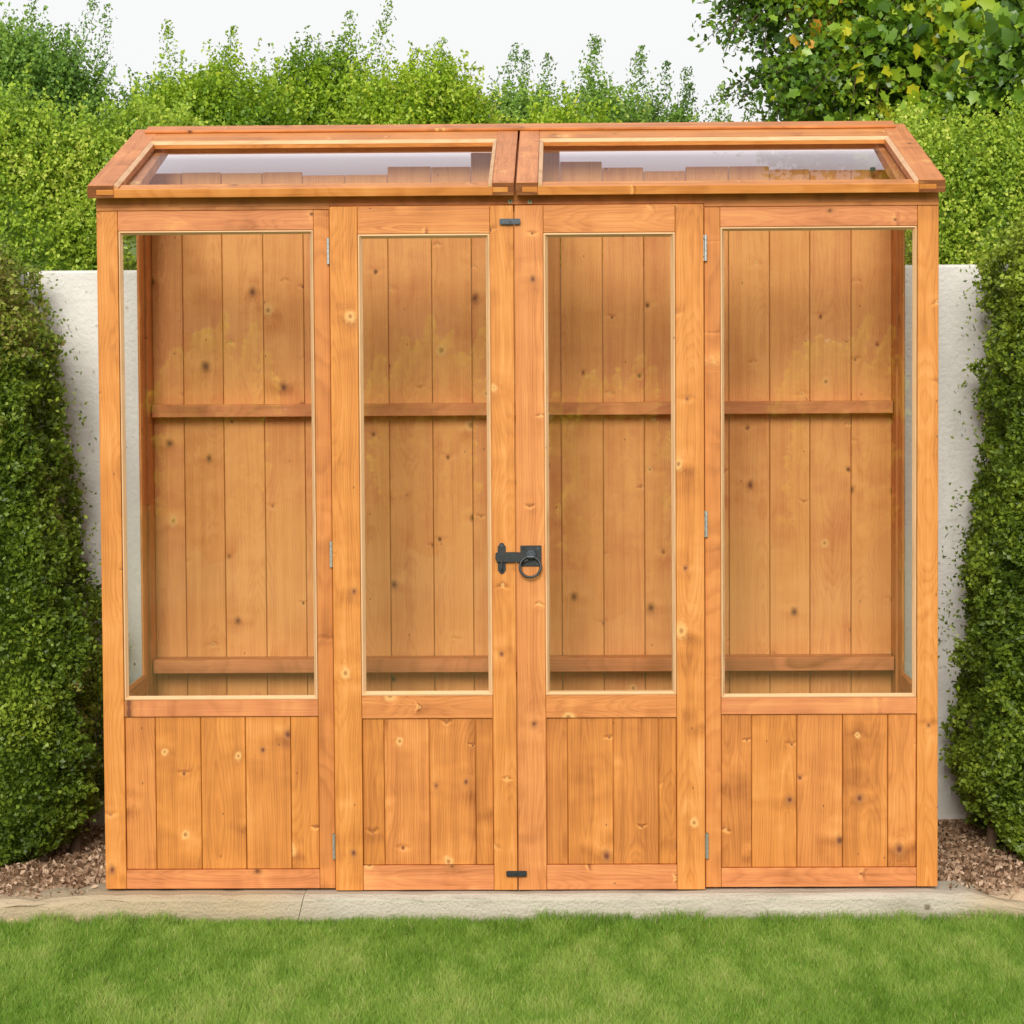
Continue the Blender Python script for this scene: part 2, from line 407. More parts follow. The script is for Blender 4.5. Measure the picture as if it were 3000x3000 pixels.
def bm_outline(bm, pts, y0, y1, mi=0):
    """flat plate with an XZ outline, from y0 (back) to y1 (front)"""
    a = [bm.verts.new((x, y0, z)) for x, z in pts]; b = [bm.verts.new((x, y1, z)) for x, z in pts]; n = len(pts)
    fs = [bm.faces.new(a), bm.faces.new(b[::-1])] + [bm.faces.new((a[i], b[i], b[(i + 1) % n], a[(i + 1) % n])) for i in range(n)]
    for f in fs: f.material_index = mi

# ------------------------------------------------------------------ the greenhouse
GH = empty('greenhouse', (0, 0, 0), 'honey stained wooden lean-to greenhouse with glazed double doors on the kerb', 'greenhouse')
D = .60                       # depth to the planked back
KS = .2480                    # roof slope (rise over run)
def roof_z(y): return 1.517 + KS * (y + .05)   # top surface of the roof stiles

# corner posts
for sx_ in (-1, 1):
    w = Wood(); a, b = sorted((sx_ * .8552, sx_ * .9))
    w.box(a, b, 0, .042, 0, 1.464, tone=-.08, hue=.05); w.build('corner_post', GH)
for sx_ in (-1, 1):
    w = Wood(); a, b = sorted((sx_ * .8655, sx_ * .8808))
    w.box(a, b, D - .09, D + .02, 0, 1.60, tone=.1, hue=.6); w.build('corner_post', GH)
# door posts (jambs)
for x0, x1, tn in ((-.4345, -.4012, .12), (.4002, .4338, .05)):
    w = Wood(); w.box(x0, x1, 0, .042, 0, 1.464, tone=tn, hue=.35); w.build('door_post', GH)
# fascia under the eave: full board, with the lower lip only beside the doors
w = Wood()
w.box(-.9, .9, 0, .038, 1.4725, 1.4935, grain='x', tone=.1, hue=.45, bev=.0004)
w.box(-.9, -.4005, 0, .038, 1.4652, 1.4724, grain='x', tone=.1, hue=.45, bev=.0003)
w.box(.4000, .9, 0, .038, 1.4652, 1.4724, grain='x', tone=.1, hue=.45, bev=.0003)
fa = w.build('fascia', GH)
for x, z in ((-.0131, 1.479), (.0284, 1.478)):
    bm = bmesh.new(); bm_cyl(bm, (x, -.0012, z), (0, 1, 0), .0045, .003, 16)
    bm_box(bm, x - .003, x + .003, -.0031, -.0026, z - .0007, z + .0007, mi=1); bm_box(bm, x - .0007, x + .0007, -.0033, -.0025, z - .003, z + .003, mi=1)
    bm_obj('screw', bm, ('brass', 'hole'), fa)
# floor sill at the back of the kerb so that the house stands on something
w = Wood(); w.box(-.86, .86, .05, D - .03, .0, .012, grain='x', tone=.2, hue=.3); w.build('floor_board', GH)

def bead(name, x0, x1, z0, z1, wd, yo, yi, parent):
    """mitred glazing bead round an opening: outer rectangle at yo sloping in to an inner one at yi"""
    wb = Wood(); a0, a1, b0, b1 = x0 + wd, x1 - wd, z0 + wd, z1 - wd
    o = [(x0, yo, z0), (x1, yo, z0), (x1, yo, z1), (x0, yo, z1)]
    m_ = [(x0 + wd * .35, yo - .0012, z0 + wd * .35), (x1 - wd * .35, yo - .0012, z0 + wd * .35), (x1 - wd * .35, yo - .0012, z1 - wd * .35), (x0 + wd * .35, yo - .0012, z1 - wd * .35)]
    i_ = [(a0, yi, b0), (a1, yi, b0), (a1, yi, b1), (a0, yi, b1)]
    k_ = [(a0, yi + .003, b0), (a1, yi + .003, b0), (a1, yi + .003, b1), (a0, yi + .003, b1)]
    ob = [(p[0], yi + .003, p[2]) for p in o]
    ga = [0, 2, 0, 2]
    for P, Q in ((ob, o), (o, m_), (m_, i_), (i_, k_)):
        for j in range(4):
            wb.quadstrip([[P[j], P[(j + 1) % 4], Q[(j + 1) % 4], Q[j]]], [ga[j]], 'wood_pale', -.1 if j == 0 else .05, .2)
    return wb.build(name, parent)

def pane(name, x0, x1, z0, z1, y, parent, tilt=0., mat='glass'):
    """one sheet of 3 mm glass, bedded a hair out of plumb"""
    bm = bmesh.new(); zc = (z0 + z1) / 2; dy = math.tan(tilt)
    q = [bm.verts.new((x, y + (z - zc) * dy, z)) for x, z in ((x0, z0), (x1, z0), (x1, z1), (x0, z1))]
    bm.faces.new(q)
    return bm_obj(name, bm, mat, parent)

def planks(name, x0, x1, joints, z0, z1, y0, y1, parent, tops=None, tn=.12):
    wb = Wood(); xs = [x0] + list(joints) + [x1]
    for i in range(len(xs) - 1):
        a, b = xs[i] + .0006, xs[i + 1] - .0006
        dy = random.uniform(0, .0007)
        zt = z1 if tops is None else tops(i, a, b)
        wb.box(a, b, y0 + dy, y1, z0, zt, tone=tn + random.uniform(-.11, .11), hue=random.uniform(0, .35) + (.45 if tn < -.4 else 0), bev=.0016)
    return wb.build(name, parent)

# fixed front windows either side of the doors
for side, (x0, x1, joints, tilt) in enumerate(((-.8547, -.4350, (-.789, -.6904, -.5937, -.4958), R(.0)), (.4343, .8547, (.4996, .5975, .6958, .7933), R(.35)))):
    w = Wood()
    w.box(x0, x1, .001, .040, 1.4218, 1.4642, grain='x', tone=.0, hue=.95)
    w.box(x0, x1, .001, .040, .3750, .4104, grain='x', tone=.02, hue=.95)
    w.box(x0, x1, .001, .040, .0, .0412, grain='x', tone=.0, hue=.85)
    w.tie(3, 2); w.tie(2, 1)
    win = w.build('front_window', GH)
    tag(win, ('fixed window left of the doors' if side == 0 else 'fixed window right of the doors'))
    bead('glazing_bead', x0 + .001, x1 - .001, .4110, 1.4212, .0078, .0035, .014, win)
    pane('glass_pane', x0 + .004, x1 - .004, .414, 1.418, .0165, win, tilt)
    planks('plank_panel', x0, x1, joints, .0418, .3744, .006, .022, win)

# doors
DOORS = ((-.3992, -.0066, .0592, .0500, (-.2925, -.1946, -.0953)), (-.0042, .3982, .0607, .0600, (.1031, .2011, .2990)))
YF, YB = -.016, .020
for side, (x0, x1, wl, wr, joints) in enumerate(DOORS):
    w = Wood()
    w.box(x0, x0 + wl, YF, YB, -.002, 1.4700, tone=-.02, hue=.0 if side == 0 else .55)
    w.box(x1 - wr, x1, YF, YB, -.002, 1.4700, tone=-.06 if side == 0 else -.1, hue=.1)
    w.tie(2, 1)
    dr = w.build('door', GH)
    tag(dr, 'glazed left door with dark latch keep' if side == 0 else 'glazed right door with ring handle')
    a, b = x0 + wl + .0006, x1 - wr - .0006
    w = Wood(); w.box(a, b, YF + .0008, YB, 1.4112, 1.4696, grain='x', tone=-.03, hue=.45); w.build('top_rail', dr)
    w = Wood(); w.box(a, b, YF + .0008, YB, .3712, .4198, grain='x', tone=-.02, hue=.5); w.build('middle_rail', dr)
    w = Wood(); w.box(a, b, YF + .0008, YB, -.0016, .0520, grain='x', tone=.0, hue=.9); w.build('bottom_rail', dr)
    bead('glazing_bead', a + .0004, b - .0004, .4204, 1.4106, .0088, YF + .0022, YF + .013, dr)
    pane('glass_pane', a + .005, b - .005, .424, 1.407, YF + .0155, dr, R(.0) if side == 0 else R(.9))
    planks('plank_panel', a, b, joints, .0526, .3706, YF + .006, YF + .020, dr, tn=.22)
    # three butt hinges
    hx = x0 - .0038 if side == 0 else x1 + .0046
    zs = (.0928, .7260, 1.3757) if side == 0 else (.0915, .7868, 1.3772)
    for zc in zs:
        bm = bmesh.new()
        for k in range(5):
            z0 = zc - .0278 + k * .0112
            bm_cyl(bm, (hx, -.0068, z0 + .0054), (0, 0, 1), .0034, .0104, 14)
        lx0, lx1 = (hx + .002, x0 + .0004) if side == 0 else (x1 - .0004, hx - .002)
        bm_box(bm, min(lx0, lx1) - .0004, max(lx0, lx1) + .0004, -.0060, -.0040, zc - .0278, zc + .0278)
        for dz in (-.019, .019):
            bm_cyl(bm, ((lx0 + lx1) / 2, -.0062, zc + dz), (0, 1, 0), .0016, .0012, 10, mi=1)
        bm_obj('hinge', bm, ('zinc', 'hole'), dr)
    if side == 0:
        # turn buttons that hold both leaves
        for cx, cz, mt, an in ((-.0139, 1.4355, 'iron_worn', 0), (-.0085, .0350, 'iron', 0)):
            bm = bmesh.new(); bm_box(bm, cx - .0220, cx + .0220, YF - .0105, YF - .0035, cz - .0060, cz + .0060, .0012)
            bm_cyl(bm, (cx, YF - .002, cz), (0, 1, 0), .0045, .004, 14)
            bm_cyl(bm, (cx, YF - .0112, cz), (0, 1, 0), .0034, .0016, 14); bm_box(bm, cx - .0026, cx + .0026, YF - .0124, YF - .0118, cz - .0005, cz + .0005, 0, 1)
            bm_obj('turn_button', bm, (mt, 'hole'), dr)
        # latch keep: plate with rounded ends and a staple
        bm = bmesh.new(); cx = -.0359
        pts = [(cx - .0086, .6895), (cx - .0086, .7425)]
        pts = []
        for k in range(13):
            a_ = math.pi * k / 12; pts.append((cx + .0062 * math.cos(a_), .7430 + .0066 * math.sin(a_)))
        pts += [(cx - .0086, .7425), (cx - .0086, .6895)]
        for k in range(13):
            a_ = math.pi + math.pi * k / 12; pts.append((cx + .0062 * math.cos(a_), .6892 + .0064 * math.sin(a_)))
        pts += [(cx + .0086, .6895), (cx + .0086, .7425)]
        bm_outline(bm, pts, YF, YF - .0028)
        for zc in (.7437, .6895): bm_cyl(bm, (cx, YF - .0034, zc), (0, 1, 0), .0030, .0016, 12, mi=2); bm_cyl(bm, (cx, YF - .0045, zc), (0, 1, 0), .0010, .001, 8, mi=1)
        bm_box(bm, cx - .0012, cx + .0012, YF - .0150, YF - .0028, .6945, .7145, .0008, 2)
        bm_obj('latch_keep', bm, ('iron', 'hole', 'iron_worn'), dr)
    else:
        bm = bmesh.new(); bm_box(bm, .0041, .0494, YF - .003, YF, .6986, .7436, .0006)
        for xx, zz in ((.0108, .7367), (.0418, .7367), (.0418, .7045), (.0108, .7045)): bm_cyl(bm, (xx, YF - .0034, zz), (0, 1, 0), .0032, .0014, 12, mi=2); bm_cyl(bm, (xx, YF - .0044, zz), (0, 1, 0), .0011, .001, 8, mi=1)
        bm_obj('latch_plate', bm, ('iron', 'hole', 'iron_worn'), dr)
        # latch bar, slightly tapered, lifting into the keep
        bm = bmesh.new()
        pts = [(-.0478, .7293), (-.0492, .7270), (-.0497, .7165), (-.0470, .7090), (-.0430, .7080), (.012, .7083), (.022, .7100), (.024, .7215), (.017, .7265), (.006, .7293), (-.012, .7302)]
        bm_outline(bm, pts, YF - .0058, YF - .0098)
        bmesh.ops.bevel(bm, geom=list(bm.edges), offset=.0006, segments=1, affect='EDGES')
        bm_obj('latch_bar', bm, 'iron', dr)
        # boss and ring
        bm = bmesh.new(); bm_cyl(bm, (.0268, YF - .007, .7240), (0, 1, 0), .0098, .010, 28, .0128); bm_cyl(bm, (.0268, YF - .015, .7228), (0, 1, 0), .0062, .010, 24, .0082)
        bm_cyl(bm, (.0264, YF - .0205, .7205), (1, 0, 0), .0030, .014, 14)
        bm_obj('handle_boss', bm, 'iron_worn', dr, smooth=False)
        bm = bmesh.new(); bm_torus(bm, (.0252, YF - .0150, .6985), .0222, .0029, tilt=R(-9)); bm_obj('ring_handle', bm, 'iron', dr, smooth=True)

# planked back wall; the plank tops step up and down under the ridge
BJ = (-.7936, -.7002, -.6043, -.5095, -.4100, -.3109, -.2090, -.1159, -.0120, .0925, .1905, .2871, .3850, .4852, .5805, .6745, .7709)
def tops(i, a, b):
    c = (a + b) / 2
    for lim, z in ((-.49, 1.579), (-.267, 1.571), (-.151, 1.589), (-.11, 1.577), (.09, 1.622), (.196, 1.597), (.285, 1.583), (.345, 1.575), (.621, 1.585), (1, 1.575)):
        if c < lim: return z + random.uniform(-.0015, .0015)
bw = planks('back_wall', -.866, .866, BJ, 0, 1.58, D, D + .014, GH, tops, tn=-.54)  # paler board tone paints in brightness the dim interior lacks
w = Wood(); w.box(-.8640, .8640, D - .045, D - .0005, 1.0085, 1.0375, grain='x', tone=.1, hue=.9); w.build('shelf_rail', GH)
w = Wood(); w.box(-.8640, .8640, D - .075, D - .0005, .4110, .4425, grain='x', tone=.16, hue=1.0); w.build('shelf_rail', GH)
# added pale sheet behind the plank tops, standing in for bright sky
bm = bmesh.new()
q0 = [bm.verts.new(p) for p in ((-.864, D + .0155, 1.545), (.864, D + .0155, 1.545), (.864, D + .20, 1.668), (-.864, D + .20, 1.668))]
q1 = [bm.verts.new((v.co.x, v.co.y + .002, v.co.z - .003)) for v in q0]
bm.faces.new(q0); bm.faces.new(q1[::-1])
for i in range(4): bm.faces.new((q0[i], q0[(i + 1) % 4], q1[(i + 1) % 4], q1[i]))
bm_obj('sky_sheet', bm, 'lavender', GH)
# timber wall plate behind, under the ridge
w = Wood(); w.box(-.864, .864, D - .030, D - .001, 1.6215, 1.6405, grain='x', tone=-.3, hue=.6); w.build('wall_plate', GH)

# side walls
for sx_ in (-1, 1):
    xo, xi = sx_ * .8805, sx_ * .871
    def bx_(wd, y0, y1, z0, z1, g, xin=xi, xout=xo, **k): a, b = sorted((xin, xout)); wd.box(a, b, y0, y1, z0, z1, grain=g, **k)
    w = Wood()
    y0, y1 = .0425, D - .0905
    bx_(w, y0, y0 + .045, 0, 1.470, 'z', hue=.3)
    bx_(w, y1 - .050, y1, 0, 1.53, 'z', hue=.4, tone=.05)
    ya, yb = y0 + .0455, y1 - .0505
    bx_(w, ya, yb, .3750, .4104, 'y', hue=.9, tone=.1); bx_(w, ya, yb, 0, .0412, 'y', hue=.8, tone=.1)
    # top rail follows the roof pitch
    a, b = sorted((xi, xo))
    w.prism([(.0430, 1.440 + KS * .043), (D - .091, 1.440 + KS * (D - .091)), (D - .091, roof_z(D - .091) - .0305), (.0430, roof_z(.043) - .0305)], 0, a + .001, b - .001, tone=.15, hue=.6, grain='y')
    sw = w.build('side_wall', GH)
    # bead and glass
    wb = Wood(); q = [(ya, .4108), (yb, .4108), (yb, 1.440 + KS * yb), (ya, 1.440 + KS * ya)]
    cy, cz = (ya + yb) / 2, .93
    inn = [(y + .006 * (1 if y < cy else -1), z + .006 * (1 if z < cz else -1)) for y, z in q]
    xm = sx_ * .8715; xg = sx_ * .8745
    for P, xp, Q, xq in ((q, xm, inn, xg), (inn, xg, inn, sx_ * .8775)):
        for j in range(4):
            p0, p1, r1, r0 = P[j], P[(j + 1) % 4], Q[(j + 1) % 4], Q[j]
            wb.quadstrip([[(xp, *p0), (xp, *p1), (xq, *r1), (xq, *r0)]], [1 if j % 2 == 0 else 2], 'wood', .05, .5)
    wb.build('glazing_bead', sw)
    bm = bmesh.new(); bm.faces.new([bm.verts.new((sx_ * .8770, y, z)) for y, z in q]); bm_obj('glass_pane', bm, 'side_glass', sw)
    wb = Wood(); n = 4
    for i in range(n):
        u0 = ya + (yb - ya) * i / n + .0006; u1 = ya + (yb - ya) * (i + 1) / n - .0006
        wb.box(min(sx_ * .8732, sx_ * .8792), max(sx_ * .8732, sx_ * .8792), u0, u1, .0418, .3744, tone=.15 + random.uniform(-.05, .08), hue=.3, bev=.0016)
    wb.build('plank_panel', sw)

# roof: two glazed panels that meet in the middle
def slope_matrix():
    # local frame: x along the ridge, y up the slope, z out of the roof; origin at the front edge of the eave
    th = math.atan(KS)
    return Matrix.Translation((0, -.050, 1.517)) @ Matrix.Rotation(th, 4, 'X')
SM = slope_matrix(); L = .665 / math.cos(math.atan(KS)); EY = 0.
for side in (0, 1):
    xo, xi = (-.911, -.0045) if side == 0 else (.908, .0005)
    s = 1 if side == 0 else -1
    wst = .056
    a = sorted((xo, xo + s * wst)); b = sorted((xi - s * .046, xi))
    w = Wood()
    # outer stile leans in a touch towards the ridge, like the photograph's
    lean = Matrix.Identity(4); lean[0][1] = s * .019
    w.box(a[0], a[1], 0.0005, L, -.028, 0, grain='y', tone=.08, hue=.75, X=SM @ lean)
    w.box(b[0], b[1], 0.0005, L - .001, -.028, 0, grain='y', tone=.12, hue=.75, X=SM)
    w.tie(2, 1)
    # dark end grain of the stiles either side of the eave tenon
    for (u0, u1), inner in ((a, False), (b, True)):
        web0, web1 = (u0, u0 + .012) if (inner != (side == 0)) else (u1 - .012, u1)
        if not inner: web0, web1 = (u0, u0 + .018) if side == 0 else (u1 - .018, u1)
        w.box(u0 + .0008, u1 - .0008, -.0015, .0003, -.0095, -.0008, grain='x', mat='wood_end', X=SM, bev=.0002)
        w.box(u0 + .0008, u1 - .0008, -.0015, .0003, -.0275, -.0205, grain='x', mat='wood_end', X=SM, bev=.0002)
        w.box(web0, web1, -.0017, .0003, -.0204, -.0096, grain='x', mat='wood_end', X=SM, bev=.0002)
    rp = w.build('roof_panel', GH)
    tag(rp, 'left half of the glazed roof' if side == 0 else 'right half of the glazed roof')
    u0, u1 = sorted((xo + s * wst, xi - s * .046))
    t0, t1 = sorted((xo + s * .019, xi - s * .013))
    w = Wood()
    w.box(u0 - .001, u1 + .001, .0, .050, -.0280, -.0090, grain='x', tone=-.02, hue=.3, X=SM)
    w.box(t0, u0 - .0015, -.0022, .012, -.0203, -.0097, grain='x', tone=-.06, hue=.2, X=SM, bev=.0003)
    w.box(u1 + .0015, t1, -.0022, .012, -.0203, -.0097, grain='x', tone=-.06, hue=.2, X=SM, bev=.0003)
    w.build('eave_rail', rp)
    w = Wood(); w.box(u0 + s * .010 if side == 0 else u0, u1 if side == 0 else u1 - .010, L - .1585, L - .030, -.0165, -.0004, grain='x', tone=.02, hue=.3, X=SM); w.build('top_rail', rp)
    # pale chamfer beads
    wb = Wood(); yt = L - .1615; xa, xb = u0, u1
    def rp_pt(x, y, z, out=None): return np.array(SM @ Vector((x, y, z)))
    k0 = s * .019 * (yt)  # lean at the top of the outer bead
    xo_b, xo_t = xo + s * (wst + .0005), xo + s * (wst + .0005) + s * .019 * yt
    xi_b = xi - s * .0465
    bw_ = .0085
    for (xb0, xt0, sg) in ((xo_b, xo_t, s), (xi_b, xi_b, -s)):
        yb0 = .0 if sg == -s else .004
        for (da, za, db, zb) in ((0, .0003, bw_, -.0055), (bw_, -.0055, bw_, -.020)):
            q = [rp_pt(xb0 + sg * da, yb0, za), rp_pt(xt0 + sg * da, yt, za), rp_pt(xt0 + sg * db, yt, zb), rp_pt(xb0 + sg * db, yb0, zb)]
            wb.raw(q, [[0, 1, 2, 3]], [(0, 0, 0), (0, 0, .6), (.008, 0, .6), (.008, 0, 0)], .01, 'wood_pale' if da == 0 else 'wood', .32, .6)
        q = [rp_pt(xb0, yb0, .0003), rp_pt(xb0 + sg * bw_, yb0, -.0055), rp_pt(xb0 + sg * bw_, yb0, -.0090), rp_pt(xb0, yb0, -.0090)]
        wb.raw(q, [[0, 1, 2, 3]], [(0, 0, 0)] * 4, .01, 'wood_pale', .5, .2)
    xl, xr = sorted((xo_t, xi_b))
    q = [rp_pt(xl, yt + .0025, -.0004), rp_pt(xr, yt + .0025, -.0004), rp_pt(xr, yt - .004, -.0075), rp_pt(xl, yt - .004, -.0075)]
    wb.raw(q, [[0, 1, 2, 3]], [(0, 0, xl), (0, 0, xr), (.01, 0, xr), (.01, 0, xl)], .01, 'wood_pale', .2, .6)
    q = [rp_pt(xl, yt - .004, -.0075), rp_pt(xr, yt - .004, -.0075), rp_pt(xr, yt - .004, -.0168), rp_pt(xl, yt - .004, -.0168)]
    wb.raw(q, [[0, 1, 2, 3]], [(0, 0, xl), (0, 0, xr), (.02, 0, xr), (.02, 0, xl)], .01, 'wood', .05, .3)
    wb.build('glazing_bead', rp)
    bm = bmesh.new()
    bm.faces.new([bm.verts.new(SM @ Vector(p)) for p in ((u0 - .004, .045, -.0172), (u1 + .004, .045, -.0172), (u1 + .004, L - .1, -.0172), (u0 - .004, L - .1, -.0172))])
    bm_obj('glass_pane', bm, 'roof_glass', rp)
# capping board along the ridge
w = Wood()
w.box(-.872, .870, L - .0595, L + .004, .0006, .0066, grain='x', tone=.12, hue=.7, X=SM, bev=.0015); w.box(-.0062, .0022, L + .0002, L + .0038, -.030, .0004, grain='x', tone=.2, hue=.6, X=SM, bev=.0003); w.build('ridge_cap', GH)
# centre rafter under the joint of the two roof panels
w = Wood(); w.box(-.030, .026, .055, L - .001, -.075, -.0285, grain='y', tone=.2, hue=.5, X=SM); w.build('rafter', GH)
for sx_ in (-1, 1):
    w = Wood(); a, b = sorted((sx_ * .822, sx_ * .8545)); w.box(a, b, .055, L - .02, -.055, -.0285, grain='y', tone=.2, hue=.7, X=SM); w.build('rafter', GH)
bm = bmesh.new(); bm_box(bm, .811, .823, D - .045, D - .033, 1.569, 1.578, .001); bm_box(bm, .815, .819, D - .033, D + .001, 1.571, 1.576)
bm_obj('glazing_clip', bm, 'iron', GH)

# ------------------------------------------------------------------ setting
def sheet(name, x0, x1, y0, y1, nx, ny, hf, mat, kind='structure'):
    xs = np.linspace(x0, x1, nx); ys = np.linspace(y0, y1, ny); X, Y = np.meshgrid(xs, ys); Z = hf(X, Y)
    v = np.stack([X, Y, Z], -1).reshape(-1, 3); i = np.arange((ny - 1) * (nx - 1)); r, c = i // (nx - 1), i % (nx - 1)
    b = r * nx + c; f = np.stack([b, b + 1, b + nx + 1, b + nx], -1)
    me = mesh_np(name, v, f, M[mat]); me.polygons.foreach_set('use_smooth', np.ones(len(f), bool))
    o = link(name, me); o['kind'] = kind; return o
def mesh_np(name, v, f, mat, lc=None, extra=None):
    me = bpy.data.meshes.new(name); v = np.ascontiguousarray(v, np.float32)
    me.vertices.add(len(v)); me.vertices.foreach_set('co', v.ravel())
    f = np.asarray(f, np.int32); k = f.shape[1]
    me.loops.add(f.size); me.loops.foreach_set('vertex_index', f.ravel())
    me.polygons.add(len(f)); me.polygons.foreach_set('loop_start', np.arange(0, f.size, k, dtype=np.int32))
    me.materials.append(mat)
    if lc is not None:
        a = me.attributes.new('lc', 'FLOAT', 'POINT'); a.data.foreach_set('value', np.asarray(lc, np.float32))
    me.update(calc_edges=True); me.validate(); return me

_tab = RNG.random((64, 64, 64)).astype(np.float32)
def vnoise(p):
    p = np.asarray(p, float); i = np.floor(p).astype(int); f = p - i; f = f * f * (3 - 2 * f); o = 0
    for dx in (0, 1):
        for dy in (0, 1):
            for dz in (0, 1):
                wgt = (f[..., 0] if dx else 1 - f[..., 0]) * (f[..., 1] if dy else 1 - f[..., 1]) * (f[..., 2] if dz else 1 - f[..., 2])
                o = o + wgt * _tab[(i[..., 0] + dx) % 64, (i[..., 1] + dy) % 64, (i[..., 2] + dz) % 64]
    return o
def fbm(p, o=3):
    p = np.asarray(p, float); s = 0; a = .5; t_ = 0
    for k in range(o): s = s + a * vnoise(p * 2 ** k + 17.3 * k); t_ += a; a *= .5
    return s / t_

sheet('ground', -150, 150, -150, 150, 2, 2, lambda X, Y: X * 0 - .16, 'ground')
sheet('lawn', -9, 9, -28, -.058, 90, 140, lambda X, Y: -.068 + .006 * (fbm(np.stack([X * 2, Y * 2, X * 0], -1)) - .5), 'lawn')
def soil_h(X, Y):
    h = -.040 + .030 * fbm(np.stack([X * 7, Y * 7, X * 0], -1), 3) + .022 * fbm(np.stack([X * 30, Y * 30, X * 0 + 5], -1), 2)
    h = h - .022 + .014 * np.clip((Y - .05) * 2, 0, 1) + .026 * np.clip((.16 - Y) / .14, 0, 1) - np.clip(-.012 - Y + .03 * (fbm(np.stack([X * 13, Y * 5, X * 0 + 9], -1), 2) - .5), 0, 1) * .9
    return np.where((X > -.925) & (X < .925), np.where(Y < .66, -.09, h - .02), h)
sheet('soil', -2.2, 2.2, -.085, 1.02, 560, 165, soil_h, 'soil')
# concrete kerb: three lengths with a ragged joint
bm = bmesh.new()
for x0, x1 in ((-1.9, -.4765), (-.475, 1.12)):
    n = 40; rows = []
    prof = [(.10, -.09), (.10, -.006), (-.046, -.004), (-.0575, -.010), (-.060, -.016), (-.061, -.10)]
    for i in range(n + 1):
        u = x0 + (x1 - x0) * i / n; row = []
        for k, (y, z) in enumerate(prof):
            j = (random.uniform(-1, 1) * (.0075 if abs(u) > .92 else .003 if u < -.5 else .0016)) if 1 <= k <= 4 else 0
            if abs(u) < .93 and k == 1: j = 0
            sl = .010 * (i - n * .5) / n if False else 0
            row.append(bm.verts.new((u + (.012 * (z + .05) / .05 if i in (0, n) and -.6 < u < -.4 else 0), y + j, z + min(0, j) - (max(0, min(.08, -.93 - u)) * .10 + max(0, u - .97) * .22) * (1 if z > -.08 else 0))))
        rows.append(row)
    for i in range(n):
        for k in range(len(prof) - 1): bm.faces.new((rows[i][k], rows[i][k + 1], rows[i + 1][k + 1], rows[i + 1][k]))
    bm.faces.new(rows[0]); bm.faces.new(rows[n][::-1])
kb = bm_obj('kerb', bm, 'kerb'); kb['kind'] = 'structure'

# rendered garden wall
bm = bmesh.new(); bm_box(bm, -3.2, 3.2, 1.0, 1.16, -.15, 1.363, .006)
tag(bm_obj('garden_wall', bm, 'wall'), 'pale grey rendered garden wall behind the greenhouse and the hedges', 'wall')

# ------------------------------------------------------------------ foliage
def rand_unit(n):
    v = RNG.normal(size=(n, 3)); return v / np.linalg.norm(v, axis=1, keepdims=True)
def leaves(c, ln, wd, direction=None, spread=1., face_up=.4):
    """folded four-point leaves: centres, length, width, main direction"""
    n = len(c); d = rand_unit(n) * spread
    if direction is not None: d = d + direction
    d /= np.linalg.norm(d, axis=1, keepdims=True) + 1e-9
    up = rand_unit(n) + np.array([0, -.25, face_up]); side = np.cross(d, up); side /= np.linalg.norm(side, axis=1, keepdims=True) + 1e-9
    nr = np.cross(side, d)
    ln = (ln * RNG.uniform(.65, 1.3, n))[:, None]; wd = (wd * RNG.uniform(.7, 1.25, n))[:, None]
    a = c - d * ln * .5; b = c + d * ln * .5 - nr * ln * .08
    l_ = c + side * wd * .5 + nr * wd * .18; r_ = c - side * wd * .5 + nr * wd * .18
    v = np.stack([a, r_, b, l_], 1).reshape(-1, 3); f = np.arange(n * 4).reshape(n, 4)
    return v, f
class Fol:
    def __init__(s): s.v = []; s.f = []; s.lc = []; s.n = 0
    def add(s, v, f, lc):
        s.v.append(v); s.f.append(f + s.n); s.lc.append(lc); s.n += len(v)
    def leaf(s, c, ln, wd, lc, **k):
        v, f = leaves(c, ln, wd, **k); s.add(v, f, np.repeat(lc, 4))
    def build(s, name, mat, parent): return link(name, mesh_np(name, np.concatenate(s.v), np.concatenate(s.f), M[mat], np.concatenate(s.lc)), parent)

def tube_bm(bm, pts, r0, r1, seg=8):
    rows = []; n = len(pts)
    for i, p in enumerate(pts):
        p = Vector(p); tdir = (Vector(pts[min(i + 1, n - 1)]) - Vector(pts[max(i - 1, 0)])).normalized()
        q = Vector((0, 0, 1)).rotation_difference(tdir); rr = r0 + (r1 - r0) * i / (n - 1)
        rows.append([bm.verts.new(p + q @ Vector((rr * math.cos(2 * math.pi * k / seg), rr * math.sin(2 * math.pi * k / seg), 0))) for k in range(seg)])
    for i in range(n - 1):
        for k in range(seg): bm.faces.new((rows[i][k], rows[i][(k + 1) % seg], rows[i + 1][(k + 1) % seg], rows[i + 1][k]))
    bm.faces.new(rows[-1])

def core_blob(fol, c, r, lc=.12):
    """dense inner twiggery so that nothing shows through the middle"""
    bm = bmesh.new(); bmesh.ops.create_icosphere(bm, subdivisions=3, radius=1.)
    v = np.array([x.co[:] for x in bm.verts]); f = np.array([[x.index for x in fc.verts] for fc in bm.faces]); bm.free()
    p = v * np.array(r) * (.75 + .5 * fbm(v * 2.3 + np.array(c) * 3)[:, None]) + np.array(c)
    f4 = np.concatenate([f, f[:, 2:3]], 1)
    return p, f

